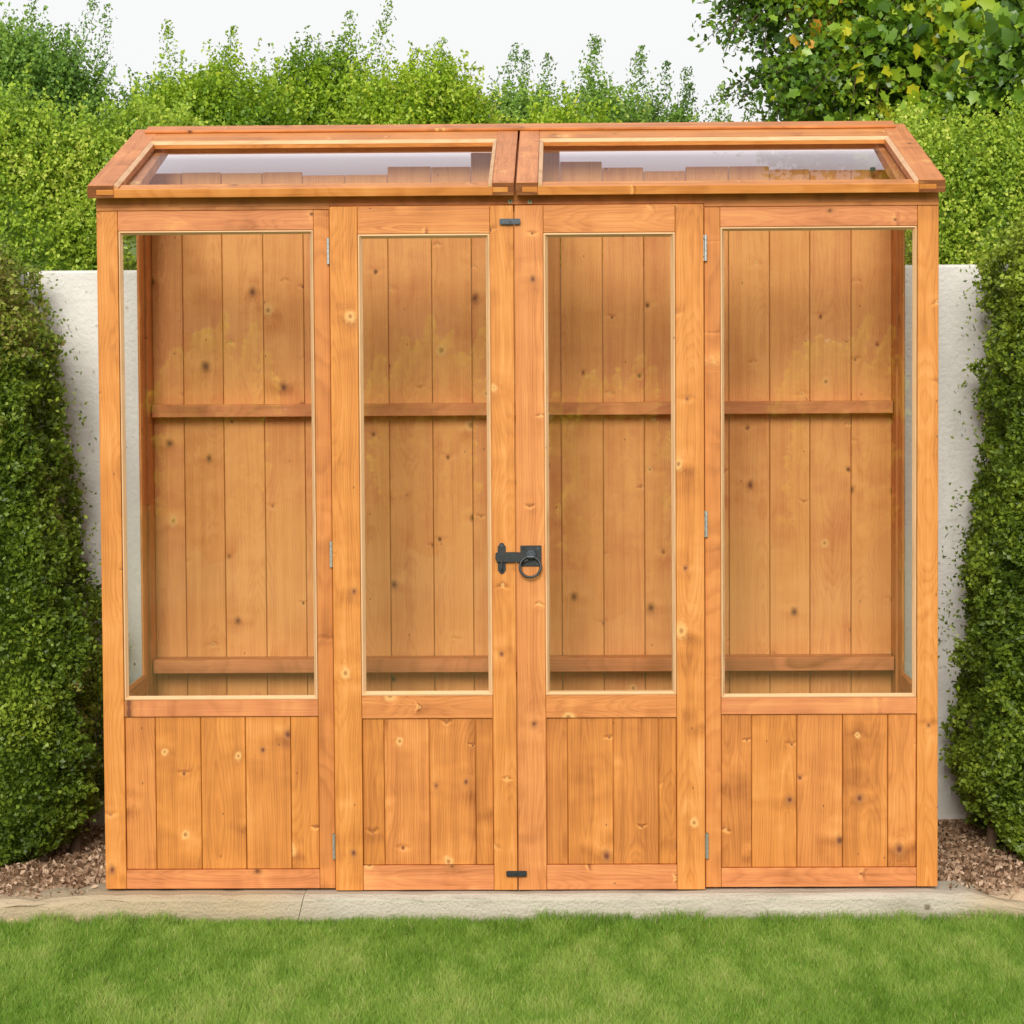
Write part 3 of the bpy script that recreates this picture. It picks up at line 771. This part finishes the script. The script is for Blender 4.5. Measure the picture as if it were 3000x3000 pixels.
# clipped hedges beside the greenhouse
def interp(z, zs, xs): return np.interp(z, zs, xs)
def clipped_hedge(name, sgn, prof, xfar, yf, yb, label, N, mat):
    zs = np.array([p[0] for p in prof]); xs = np.array([p[1] for p in prof]); o = np.argsort(zs); zs, xs = zs[o], xs[o] + (-.02 if sgn < 0 else .02)
    fol = Fol()
    zlo, zhi = zs[0], zs[-1]
    def emit(n, which):
        z = RNG.uniform(zlo, zhi, n); e = interp(z, zs, xs)
        if which == 'front': x = xfar + (e - xfar) * RNG.random(n); y = np.full(n, yf); nr = np.tile([0, -1., .15], (n, 1))
        elif which == 'side': x = e; y = RNG.uniform(yf, yb, n); nr = np.tile([-sgn * -1., 0, .1], (n, 1)) * np.array([1, 1, 1]); nr[:, 0] = -sgn * -1 if False else (1 if sgn < 0 else -1)
        elif which == 'top': x = xfar + (interp(np.full(n, zhi), zs, xs) - xfar) * RNG.random(n); y = RNG.uniform(yf, yb, n); z = np.full(n, zhi); nr = np.tile([0, 0, 1.], (n, 1))
        elif which == 'bottom': x = xfar + (interp(np.full(n, zlo), zs, xs) - xfar) * RNG.random(n); y = RNG.uniform(yf, yb, n); z = np.full(n, zlo); nr = np.tile([0, 0, -1.], (n, 1))
        # round the vertical corner
        ex = np.abs(x - interp(z, zs, xs)); ey = y - yf
        rr = .10; k = (ex < rr) & (ey < rr)
        push = np.where(k, (rr - ex) * (rr - ey) / rr * .55, 0)
        x = x - np.sign(interp(z, zs, xs) - xfar) * push * .8; y = y + push * .8
        p = np.stack([x, y, z], 1)
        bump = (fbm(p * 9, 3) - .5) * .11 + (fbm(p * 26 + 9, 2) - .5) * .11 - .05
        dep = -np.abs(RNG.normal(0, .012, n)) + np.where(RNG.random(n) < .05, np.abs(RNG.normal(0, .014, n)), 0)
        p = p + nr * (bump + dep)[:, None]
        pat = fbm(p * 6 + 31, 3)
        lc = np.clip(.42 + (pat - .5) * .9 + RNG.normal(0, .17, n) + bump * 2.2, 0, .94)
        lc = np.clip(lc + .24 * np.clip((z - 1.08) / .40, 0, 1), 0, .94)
        brown = ((sgn < 0) & (fbm(p * 3.1 + 77, 2) > .66) & (RNG.random(n) < .35)) | ((sgn < 0) & (np.hypot((p[:, 0] + 1.22) / .10, (p[:, 2] - 1.27) / .13) + (fbm(p * 12, 2) - .5) < .9) & (RNG.random(n) < .55)); lc = np.where(brown, RNG.uniform(.94, 1, n), lc)
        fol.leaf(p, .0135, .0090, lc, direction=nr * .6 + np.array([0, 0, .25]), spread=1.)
    emit(N, 'front'); emit(int(N * .8), 'side'); emit(int(N * .22), 'top'); emit(int(N * .22), 'bottom')
    # stray shoots along the free edge
    n = 520; z = RNG.uniform(zlo + .05, zhi, n); e = interp(z, zs, xs); g = 1 if sgn < 0 else -1
    keep = fbm(np.stack([z * 8, z * 0, z * 0], 1)) > .42; z, e = z[keep], e[keep]; n = len(z)
    p = np.stack([e + g * np.abs(RNG.normal(0, .013, n)), RNG.uniform(yf + .1, yb, n), z], 1)
    fol.leaf(p, .012, .007, np.clip(RNG.normal(.5, .2, n), 0, .93))
    # inner mass
    nz, ny = 40, 8; g_ = []
    Z = np.linspace(zlo + .03, zhi - .02, nz); E = interp(Z, zs, xs)
    inx = .11 * (1 if sgn < 0 else -1)
    ring = []
    for k in range(nz):
        e = E[k] - inx; ring.append([(xfar, yb - .02, Z[k]), (e, yb - .02, Z[k]), (e, yf + .19, Z[k]), (e - inx * 1.2, yf + .125, Z[k]), (xfar, yf + .12, Z[k])])
    v = np.array(ring).reshape(-1, 3); fs = []
    for k in range(nz - 1):
        for j in range(5): fs.append([k * 5 + j, k * 5 + (j + 1) % 5, (k + 1) * 5 + (j + 1) % 5, (k + 1) * 5 + j])
    fs.append([0, 1, 2, 3]); fs.append([0, 3, 4, 4][:3] + [0]) if False else None
    T = (nz - 1) * 5
    fs.append([T, T + 1, T + 2, T + 3]); 
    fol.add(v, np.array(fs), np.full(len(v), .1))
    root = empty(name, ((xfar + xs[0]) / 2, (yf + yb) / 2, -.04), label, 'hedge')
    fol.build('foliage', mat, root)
    bm = bmesh.new()
    for k in range(5):
        x = xfar + (interp(.05, zs, xs) - xfar) * (.15 + .2 * k); y = yf + .25 + .08 * (k % 2)
        tube_bm(bm, [(x, y, -.09), (x + .01, y, .05), (x + random.uniform(-.04, .04), y, .3)], .016, .010)
    bm_obj('stem', bm, 'bark', root)
    return root
LP = [(1.47, -1.30), (1.42, -1.20), (1.36, -1.14), (1.266, -1.109), (1.188, -1.085), (1.031, -1.068), (.873, -1.053), (.716, -1.036), (.557, -1.001), (.399, -.972), (.20, -.965), (.081, -.978), (.02, -1.03), (-.03, -1.14)]
RP = [(1.50, 1.22), (1.46, 1.12), (1.40, 1.07), (1.34, 1.06), (1.252, 1.061), (1.174, 1.069), (1.057, 1.052), (.862, 1.048), (.783, 1.037), (.627, 1.014), (.39, .999), (.153, .991), (.034, 1.040), (-.035, 1.11)]
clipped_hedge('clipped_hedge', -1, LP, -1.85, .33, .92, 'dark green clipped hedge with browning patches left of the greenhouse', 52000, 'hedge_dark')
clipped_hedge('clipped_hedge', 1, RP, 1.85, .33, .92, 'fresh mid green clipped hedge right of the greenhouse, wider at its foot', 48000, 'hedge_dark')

def shrub(name, label, cat, c, r, N, mat, leaf=(.018, .011), spires=(), group=None, lcm=.5, trunk=True, seed_pat=0., yfront=True, sprayn=None, base=0.):
    """crown of many short upright sprays on a lumpy mass; spires = [(dx, dz_top, height)]"""
    fol = Fol(); c = np.array(c, float); r = np.array(r, float)
    ns = sprayn or max(40, N // 26)
    u = rand_unit(ns); u[:, 2] = np.where(u[:, 2] < -.55, -u[:, 2], u[:, 2])
    if yfront: u[:, 1] = np.where(RNG.random(ns) < .45, -np.abs(u[:, 1]), u[:, 1])
    rad = .72 + .38 * fbm(u * 2.2 + c * 2 + seed_pat, 3)
    b0 = c + u * r * rad[:, None] * RNG.uniform(.80, 1.0, ns)[:, None]
    dirs = u * .55 + np.array([0, 0, .95]) + RNG.normal(0, .25, (ns, 3)); dirs /= np.linalg.norm(dirs, axis=1, keepdims=True)
    Ls = RNG.uniform(.06, .15, ns) * (1 + .5 * (RNG.random(ns) < .12) * (u[:, 2] > .3)); per = max(6, N // ns)
    tt = RNG.random((ns, per)); off = rand_unit(ns * per).reshape(ns, per, 3) * ((.026 * (1.05 - tt))[..., None] + .004)
    P = b0[:, None] + dirs[:, None] * (Ls[:, None] * tt)[..., None] + off
    sprlc = np.clip(lcm + RNG.normal(0, .13, ns) + (fbm(b0 * 4 + 3, 2) - .5) * .9, 0, 1)
    lc = np.clip(sprlc[:, None] + RNG.normal(0, .12, (ns, per)) + (tt - .5) * .2, 0, 1)
    D_ = np.repeat(dirs[:, None], per, 1).reshape(-1, 3)
    fol.leaf(P.reshape(-1, 3), leaf[0], leaf[1], lc.ravel(), direction=D_ * .7, spread=1.)
    for (dx, top, hgt) in spires:
        nsp = 330; q = RNG.random(nsp) ** 1.1; lean_ = RNG.uniform(-.02, .09)
        z = top - hgt * (1 - q); x = c[0] + dx + lean_ * q * hgt / .25 + RNG.normal(0, 1, nsp) * (.026 * (1 - q) + .0065); y = c[1] + RNG.normal(0, 1, nsp) * (.030 * (1 - q) + .0055)
        fol.leaf(np.stack([x, y, z], 1), leaf[0] * .8, leaf[1] * .75, np.clip(RNG.normal(lcm - .1, .15, nsp), 0, 1), direction=np.array([[.1, 0, .8]]), spread=.9)
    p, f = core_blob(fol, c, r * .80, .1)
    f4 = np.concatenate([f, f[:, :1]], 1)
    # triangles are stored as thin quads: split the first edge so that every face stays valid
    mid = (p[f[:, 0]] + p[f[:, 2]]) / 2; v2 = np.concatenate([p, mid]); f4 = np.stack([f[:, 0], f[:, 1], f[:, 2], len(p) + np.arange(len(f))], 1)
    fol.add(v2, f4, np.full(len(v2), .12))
    root = empty(name, (c[0], c[1], base), label, cat, group)
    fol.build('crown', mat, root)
    if trunk:
        bm = bmesh.new()
        x, y = c[0], c[1]
        tube_bm(bm, [(x, y, -.17), (x + .01, y, .25), (x - .015, y, .7), (x, y, c[2])], .035, .014)
        for k in range(4):
            a = k * 1.6; tube_bm(bm, [(x, y, .45 + .1 * k), (x + .12 * math.cos(a), y + .12 * math.sin(a), .75 + .1 * k), (x + .5 * r[0] * math.cos(a), y + .5 * r[1] * math.sin(a), c[2])], .016, .005)
        bm_obj('trunk', bm, 'bark', root)
    return root

# bright hedge shrubs growing up behind the wall at both ends
shrub('privet_shrub', 'bright yellow green shrub behind the wall at the far left', 'shrub', (-1.45, 1.55, 1.36), (.46, .30, .44), 62000, 'hedge_light', (.0125, .0085), lcm=.5)
shrub('privet_shrub', 'yellow green shrub over the wall beside the left end of the roof', 'shrub', (-1.02, 1.62, 1.42), (.34, .28, .34), 46000, 'hedge_light', (.0125, .0085), lcm=.42)
shrub('privet_shrub', 'bright small-leaved shrub over the wall at the far right', 'shrub', (1.42, 1.52, 1.33), (.44, .32, .44), 64000, 'hedge_light', (.0118, .0082), lcm=.5)
shrub('privet_shrub', 'small-leaved shrub over the wall beside the right end of the roof', 'shrub', (1.05, 1.60, 1.36), (.30, .28, .36), 44000, 'hedge_light', (.0118, .0082), lcm=.45)

# the row of trees beyond the wall
TR = [
    ('blue_tree', 'tall blue green tree with upright tips in the top left corner', 'tree_blue', (-1.62, 2.9, 1.70), (.36, .34, .45), 26000, [(.09, 2.27, .3), (.20, 2.28, .3), (-.10, 2.19, .2), (.28, 2.23, .28)], .45),
    ('blue_tree', 'blue green tree behind the yellow green shrub left of the roof', 'tree_blue', (-1.14, 3.2, 1.58), (.30, .32, .40), 20000, [(-.06, 2.05, .2), (.0, 2.02, .2)], .5),
    ('lime_tree', 'lime green tree just left above the roof corner', 'tree_lime', (-.95, 2.7, 1.58), (.30, .30, .40), 22000, [(-.14, 2.16, .24), (.03, 2.14, .22), (-.03, 2.08, .2)], .45),
    ('lime_tree', 'deeper green tree with a dense crown above the left roof panel', 'tree_lime', (-.66, 3.0, 1.63), (.26, .30, .41), 20000, [(-.10, 2.14, .22), (.01, 2.15, .2), (.11, 2.22, .26), (.155, 2.26, .26)], .33),
    ('lime_tree', 'bright lime tree left of the roof joint', 'tree_lime', (-.33, 2.7, 1.61), (.28, .30, .36), 22000, [(-.07, 2.07, .2), (.0, 2.10, .2), (.07, 2.06, .2)], .55),
    ('blue_tree', 'blue green tree with three pointed tips above the roof joint', 'tree_blue', (-.02, 3.1, 1.57), (.20, .28, .35), 15000, [(-.10, 2.12, .24), (-.02, 2.10, .24), (.06, 2.09, .22)], .4),
    ('blue_tree', 'green tree with slim tips right of the roof joint', 'tree_blue', (.23, 2.9, 1.57), (.19, .28, .33), 15000, [(-.10, 2.11, .26), (-.02, 2.13, .26), (.08, 2.09, .26)], .55),
    ('lime_tree', 'low lime bush peeping over the right roof panel', 'tree_lime', (.10, 2.4, 1.52), (.22, .24, .28), 12000, [], .55),
    ('blue_tree', 'dark blue green tree with thin leaning tips above the right roof panel', 'tree_blue', (.42, 3.2, 1.56), (.19, .28, .30), 14000, [(-.10, 2.10, .26), (-.02, 2.07, .26), (.07, 2.05, .26), (.02, 2.0, .2)], .3),
    ('sapling', 'thin pale sapling with open sky around its twigs', 'tree_blue', (.64, 3.0, 1.50), (.15, .2, .27), 5000, [(-.05, 1.99, .26), (.02, 1.95, .24), (.08, 1.93, .22), (-.10, 1.88, .2), (.13, 1.86, .2)], .6),
    ('sapling', 'low tuft of twigs beside the large broad-leaved tree', 'tree_blue', (.92, 3.0, 1.48), (.14, .2, .25), 4000, [(-.06, 1.83, .2), (.0, 1.86, .2), (.06, 1.82, .2)], .6),
]
for nm, lab, mat, c, r, N, sp, lcm in TR:
    shrub(nm, lab, 'tree', c, r, int(N * 1.6), mat, (.0145, .0088), sp, 'trees in the row beyond the garden wall', lcm)

# the large broad-leaved tree at the top right: limbs, twigs and lobed leaves
def lobed_leaves(c, size, d, nrm):
    """maple-like outline of nine points, slightly cupped"""
    n = len(c); d = d / (np.linalg.norm(d, axis=1, keepdims=True) + 1e-9)
    side = np.cross(d, nrm); side /= np.linalg.norm(side, axis=1, keepdims=True) + 1e-9; up = np.cross(side, d)
    nt_ = [(-.42, .10, 0), (-.30, .38, .07), (-.08, .30, .04), (.14, .46, .07), (.24, .24, .01), (.56, 0, -.10), (.24, -.24, .01), (.14, -.46, .07), (-.08, -.30, .04), (-.30, -.38, .07), (-.42, -.10, 0), (-.52, 0, -.02)]
    shp = [(0, 0, -.02)] + nt_; k = len(shp)
    V = np.stack([c + d * (a * size)[:, None] + side * (b * size)[:, None] + up * (e * size)[:, None] for a, b, e in shp], 1)
    idx = np.arange(n)[:, None] * k
    f = np.concatenate([idx + np.array([[0, 1 + i, 2 + i, 1 + (i + 2) % 12]]) for i in range(0, 12, 2)], 0)
    return V.reshape(-1, 3), f
bt = empty('broadleaf_tree', (1.75, 2.3, -.16), 'large broad-leaved tree overhanging from the top right with some orange leaves', 'tree')
bm = bmesh.new()
tube_bm(bm, [(1.75, 2.3, -.18), (1.72, 2.3, .8), (1.62, 2.28, 1.5), (1.58, 2.25, 2.2), (1.5, 2.3, 2.9)], .10, .05, 12)
limbs = []
LB = [((1.60, 2.2, 1.75), (1.38, 1.95, 1.90), (1.28, 1.85, 1.86), (1.19, 1.9, 1.77)),
      ((1.60, 2.2, 1.95), (1.36, 2.0, 2.02), (1.05, 2.05, 2.02), (.72, 2.0, 1.93)),
      ((1.60, 2.25, 2.1), (1.35, 2.1, 2.2), (1.0, 2.1, 2.22), (.62, 2.1, 2.14)),
      ((1.60, 2.25, 1.85), (1.35, 2.3, 1.90), (1.1, 2.2, 1.84), (.84, 2.1, 1.76)),
      ((1.62, 2.2, 1.7), (1.5, 1.9, 1.8), (1.42, 1.75, 1.86), (1.38, 1.7, 1.92)),
      ((1.58, 2.3, 2.3), (1.3, 2.4, 2.45), (.95, 2.3, 2.45), (.7, 2.2, 2.36)),
      ((1.62, 2.3, 2.2), (1.9, 2.2, 2.4), (2.1, 2.1, 2.4)), ((1.7, 2.3, 1.9), (2.0, 2.2, 2.1), (2.2, 2.1, 2.1)), ((1.55, 2.3, 2.6), (1.4, 2.2, 2.8), (1.2, 2.2, 2.9))]
for k, lb in enumerate(LB): tube_bm(bm, lb, .028 if k in (0, 4) else .02, .005, 8)
bm_obj('trunk', bm, 'bark', bt)
fol = Fol()
# twigs sprouting off the limbs
tw_p, tw_d = [], []
for lb in LB:
    a = np.array(lb); seg = np.linspace(0, len(a) - 1.001, 44)
    for s_ in seg[6:]:
        i = int(s_); p = a[i] + (a[i + 1] - a[i]) * (s_ - i); dl = a[i + 1] - a[i]; dl = dl / np.linalg.norm(dl)
        for _ in range(4):
            d = dl * .55 + RNG.normal(0, .55, 3) + np.array([-.25, -.1, -.18]); d /= np.linalg.norm(d); tw_p.append(p); tw_d.append(d)
tw_p = np.array(tw_p); tw_d = np.array(tw_d); nt = len(tw_p)
Lt = RNG.uniform(.10, .24, nt)
bm = bmesh.new()
for p, d, l_ in zip(tw_p, tw_d, Lt):
    p = Vector(p); d = Vector(d)
    tube_bm(bm, [p, p + d * l_ * .5 + Vector((0, 0, -.012)), p + d * l_ + Vector((0, 0, -.05))], .0022, .0008, 4)
bm_obj('twigs', bm, 'bark', bt)
# fine leaves
per = 58; q = RNG.random((nt, per))
P = tw_p[:, None] + tw_d[:, None] * (q * Lt[:, None])[..., None] + RNG.normal(0, .020, (nt, per, 3)) + np.stack([q * 0, q * 0, -.05 * q * q], -1)
P = P.reshape(-1, 3)
lc = np.clip(.42 + (fbm(P * 7, 2) - .5) * 1.0 + RNG.normal(0, .15, len(P)), 0, .9)
fol.leaf(P, .022, .014, lc, direction=np.repeat(tw_d, per, 0) * .5, spread=1.)
n = 20000
P = np.stack([RNG.uniform(.68, 1.9, n), RNG.uniform(2.25, 2.75, n), RNG.uniform(1.55, 2.55, n)], 1)
P = P[(P[:, 0] - .73) / .5 + (fbm(P * 5, 2) - .5) * 1.4 > np.abs(P[:, 2] - 1.95) * .35]
fol.leaf(P, .040, .027, np.clip(.36 + (fbm(P * 6, 2) - .5) * .9 + RNG.normal(0, .12, len(P)), 0, .85), direction=np.array([[-.2, -.2, -.6]]), spread=1.)
# broad lobed leaves, more of them to the right
per = 13; q = RNG.random((nt, per))
P = tw_p[:, None] + tw_d[:, None] * (q * Lt[:, None] * .8)[..., None] + RNG.normal(0, .035, (nt, per, 3)); P = P.reshape(-1, 3)
keep = RNG.random(len(P)) < np.clip((P[:, 0] - .58) / .5, .0, 1.); P = P[keep]; n = len(P)
lc = np.clip(.50 + (fbm(P * 6 + 9, 2) - .5) * .95 + RNG.normal(0, .2, n), 0, .95)
orange = ((np.hypot(P[:, 0] - .755, P[:, 2] - 2.045) < .065) | (np.hypot(P[:, 0] - .84, P[:, 2] - 2.11) < .055)) & (RNG.random(n) < .5); lc = np.where(orange, RNG.uniform(.96, 1., n), lc)
size = RNG.uniform(.028, .070, n) * np.clip(.6 + (P[:, 0] - .6) * .7, .6, 1.25)
nr = rand_unit(n) + np.array([0, -.7, .5]); d = rand_unit(n) + np.array([0, -.1, -.8])
v, f = lobed_leaves(P, size, d, nr); fol.add(v, f, np.repeat(lc, 13))
fol.build('crown', 'maple', bt)

# ------------------------------------------------------------------ ground cover
# grass blades
def blades(name, x0, x1, y0, y1, n, hgt, wid):
    x = RNG.uniform(x0, x1, n); y = y1 - (y1 - y0) * RNG.random(n)
    edge = RNG.random(n); p = np.stack([x, y, np.full(n, -.0665)], 1)
    pat = fbm(np.stack([x * 6, y * 2.2, x * 0], 1), 3); pat2 = fbm(np.stack([x * 22 + 9, y * 9, x * 0], 1), 2)
    h = hgt * RNG.uniform(.5, 1.15, n) * (.55 + .9 * pat2)
    tuft = (y > -.10) & (fbm(np.stack([x * 9 + 3, x * 0, x * 0], 1), 2) > .5); h = np.where(tuft, h * 1.55, h)
    ang = RNG.uniform(0, 2 * math.pi, n); w_ = wid * RNG.uniform(.6, 1.2, n)
    sd = np.stack([np.cos(ang), np.sin(ang), ang * 0], 1) * w_[:, None] * .5
    lean = np.stack([RNG.normal(0, .45, n), RNG.normal(0, .45, n), np.zeros(n)], 1) * h[:, None]
    up = np.array([0, 0, 1.]) * h[:, None]
    m = p + up * .55 + lean * .25; tip = p + up * .95 + lean * .8
    v = np.stack([p - sd, p + sd, m + sd * .8, tip + sd * .12, tip - sd * .12, m - sd * .8], 1).reshape(-1, 3)
    idx = np.arange(n)[:, None] * 6
    f = np.concatenate([idx + np.array([[0, 1, 2, 5]]), idx + np.array([[5, 2, 3, 4]])], 0)
    pat3 = fbm(np.stack([x * 2.2 + 40, y * 1.2, x * 0], 1), 2)
    lc = np.clip(.51 + (pat - .5) * .55 + (pat2 - .5) * .6 + (pat3 - .5) * .35 + RNG.normal(0, .12, n), 0, .92)
    lc = np.where(RNG.random(n) < .03, RNG.uniform(.9, 1, n), lc)
    me = mesh_np(name, v, f, M['grass'], np.repeat(lc, 6)); o = link(name, me); return o
o = blades('grass', -1.7, 1.7, -1.55, -.064, 460000, .021, .0016); tag(o, 'short green lawn grass in front of the kerb', 'grass', kind='stuff')

# dead leaves and bark scraps on the soil
fol = Fol(); n = 15000
x = np.concatenate([RNG.uniform(-1.5, -.91, n // 2), RNG.uniform(.91, 1.5, n // 2)]); y = RNG.uniform(-.04, .95, n) ** 1.; keep = (y > .05) | (RNG.random(n) < .35); x, y = x[keep], y[keep]; n = len(x)
z = soil_h(x, y) + RNG.uniform(.0, .010, n)
v, f = leaves(np.stack([x, y, z], 1), RNG.uniform(.008, .021, n), RNG.uniform(.006, .011, n), np.array([[0, 0, .0]]), 1., .8)
fol.add(v, f, np.repeat(RNG.random(n), 4))
o = fol.build('leaf_litter', 'litter', None); tag(o, 'brown dead leaves and bark scraps on the soil by the hedges', 'leaf litter', kind='stuff')

# ------------------------------------------------------------------ the garden behind the camera, seen only as reflections in the panes
REF = [(-1.67, 1.27, .25), (-.58, 1.24, .25), (.34, 1.31, .23), (1.46, 1.34, .25)]
for k, (x, top, rw) in enumerate(REF):
    shrub('garden_shrub', 'small lime shrub mirrored in the ' + ('window left of the doors', 'left door', 'right door', 'window right of the doors')[k], 'shrub', (x, -8.5, top * .45), (rw, rw, top * .47), 9000, 'shrub_backlit', (.05, .034), [(.02, top + .06, .4), (-.15, top - .04, .35), (.16, top - .0, .35), (-.28, top - .12, .3), (.29, top - .14, .3)], 'shrubs across the lawn', .8, trunk=False)
fol = Fol(); n = 230000  # unseen hedge, added to keep the reflections in the panes dark
P = np.stack([RNG.uniform(-4.2, 4.2, n), -17 + RNG.normal(0, .10, n), RNG.uniform(-.1, 3.0, n)], 1); P[:, 1] += (fbm(P * 1.5, 2) - .5) * .4
gap = np.zeros(n, bool)
for (x, top, rw) in REF:      # ragged openings in the hedge that show the added pink wall behind
    xg = .10 + (x - .10) * 23.4 / 14.95; rr = np.hypot((P[:, 0] - xg) / .36, (P[:, 2] - 1.38) / .19) + (fbm(P * 3, 3) - .5) * .9 + RNG.normal(0, .12, n)
    gap |= rr < 1
P = P[~gap]
fol.leaf(P, .065, .045, np.clip(RNG.normal(.25, .15, len(P)), 0, .7))
o = fol.build('dark_backdrop_hedge', 'hedge_dark', None); tag(o, 'tall dark hedge added across the lawn as a backdrop for the reflections', 'hedge')

bm = bmesh.new(); bm_box(bm, -5.5, 5.5, -17.9, -17.6, -.17, 3.2, .01)  # unseen wall, added to put soft pale patches into the reflections
tag(bm_obj('pink_backdrop_wall', bm, 'pink_backdrop'), 'added pale pink backdrop wall that tints the openings of the mirrored hedge', 'wall')

# ------------------------------------------------------------------ world, sun, camera
SUN_EL, SUN_AZ = R(24), R(-6)     # azimuth measured from the camera side, to the left
w = bpy.data.worlds.new('World'); scene.world = w; w.use_nodes = True
nt_ = w.node_tree; nt_.nodes.clear()
sky = nt_.nodes.new('ShaderNodeTexSky'); sky.sky_type = 'NISHITA'; sky.sun_disc = False
sky.sun_elevation = SUN_EL; sky.sun_rotation = math.pi - SUN_AZ if False else R(180 - 6); sky.air_density = 1.2; sky.dust_density = 3.
hsv = nt_.nodes.new('ShaderNodeHueSaturation'); hsv.inputs['Saturation'].default_value = .25
nt_.links.new(sky.outputs[0], hsv.inputs['Color'])
mxw = nt_.nodes.new('ShaderNodeMix'); mxw.data_type = 'RGBA'; mxw.inputs[0].default_value = .8
nt_.links.new(hsv.outputs[0], mxw.inputs[6]); mxw.inputs[7].default_value = (10.9, 10.9, 11.0, 1)   # bright even cloud cover
bg = nt_.nodes.new('ShaderNodeBackground'); bg.inputs['Strength'].default_value = .10
nt_.links.new(mxw.outputs[2], bg.inputs['Color'])
ow = nt_.nodes.new('ShaderNodeOutputWorld'); nt_.links.new(bg.outputs[0], ow.inputs[0])

ld = bpy.data.lights.new('sun', 'SUN'); ld.energy = 3.0; ld.angle = R(22); ld.color = (1., .95, .86)
lo = bpy.data.objects.new('sun', ld); COL.objects.link(lo); lo.location = (-3, -6, 8)
dirv = Vector((-math.sin(R(6)) * math.cos(SUN_EL), -math.cos(R(6)) * math.cos(SUN_EL), math.sin(SUN_EL)))
lo.rotation_euler = dirv.to_track_quat('Z', 'Y').to_euler()

cd = bpy.data.cameras.new('camera'); cam = bpy.data.objects.new('camera', cd); COL.objects.link(cam); scene.camera = cam
px, py, pz, pit, yaw, rol, F = 0.10175, -6.42483, 1.17969, 0.05675, -0.01796, -0.00633, 8776.17
cd.sensor_fit = 'HORIZONTAL'; cd.sensor_width = 36.; cd.lens = 36. * F / 3000.
cd.clip_start = .05; cd.clip_end = 1000.
fwd = Vector((math.sin(yaw), math.cos(yaw), 0)); right = Vector((math.cos(yaw), -math.sin(yaw), 0)); up = Vector((0, 0, 1))
f2 = fwd * math.cos(pit) - up * math.sin(pit); u2 = up * math.cos(pit) + fwd * math.sin(pit)
r3 = right * math.cos(rol) + u2 * math.sin(rol); u3 = -right * math.sin(rol) + u2 * math.cos(rol)
mt = Matrix((r3, u3, -f2)).transposed().to_4x4(); mt.translation = (px, py, pz); cam.matrix_world = mt

scene.view_settings.view_transform = 'Standard'; scene.view_settings.look = 'None'
scene.view_settings.exposure = -.03; scene.view_settings.gamma = 1.; scene.view_settings.use_curve_mapping = False
scene.cycles.max_bounces = 10; scene.cycles.transparent_max_bounces = 16
scene.cycles.use_denoising = True
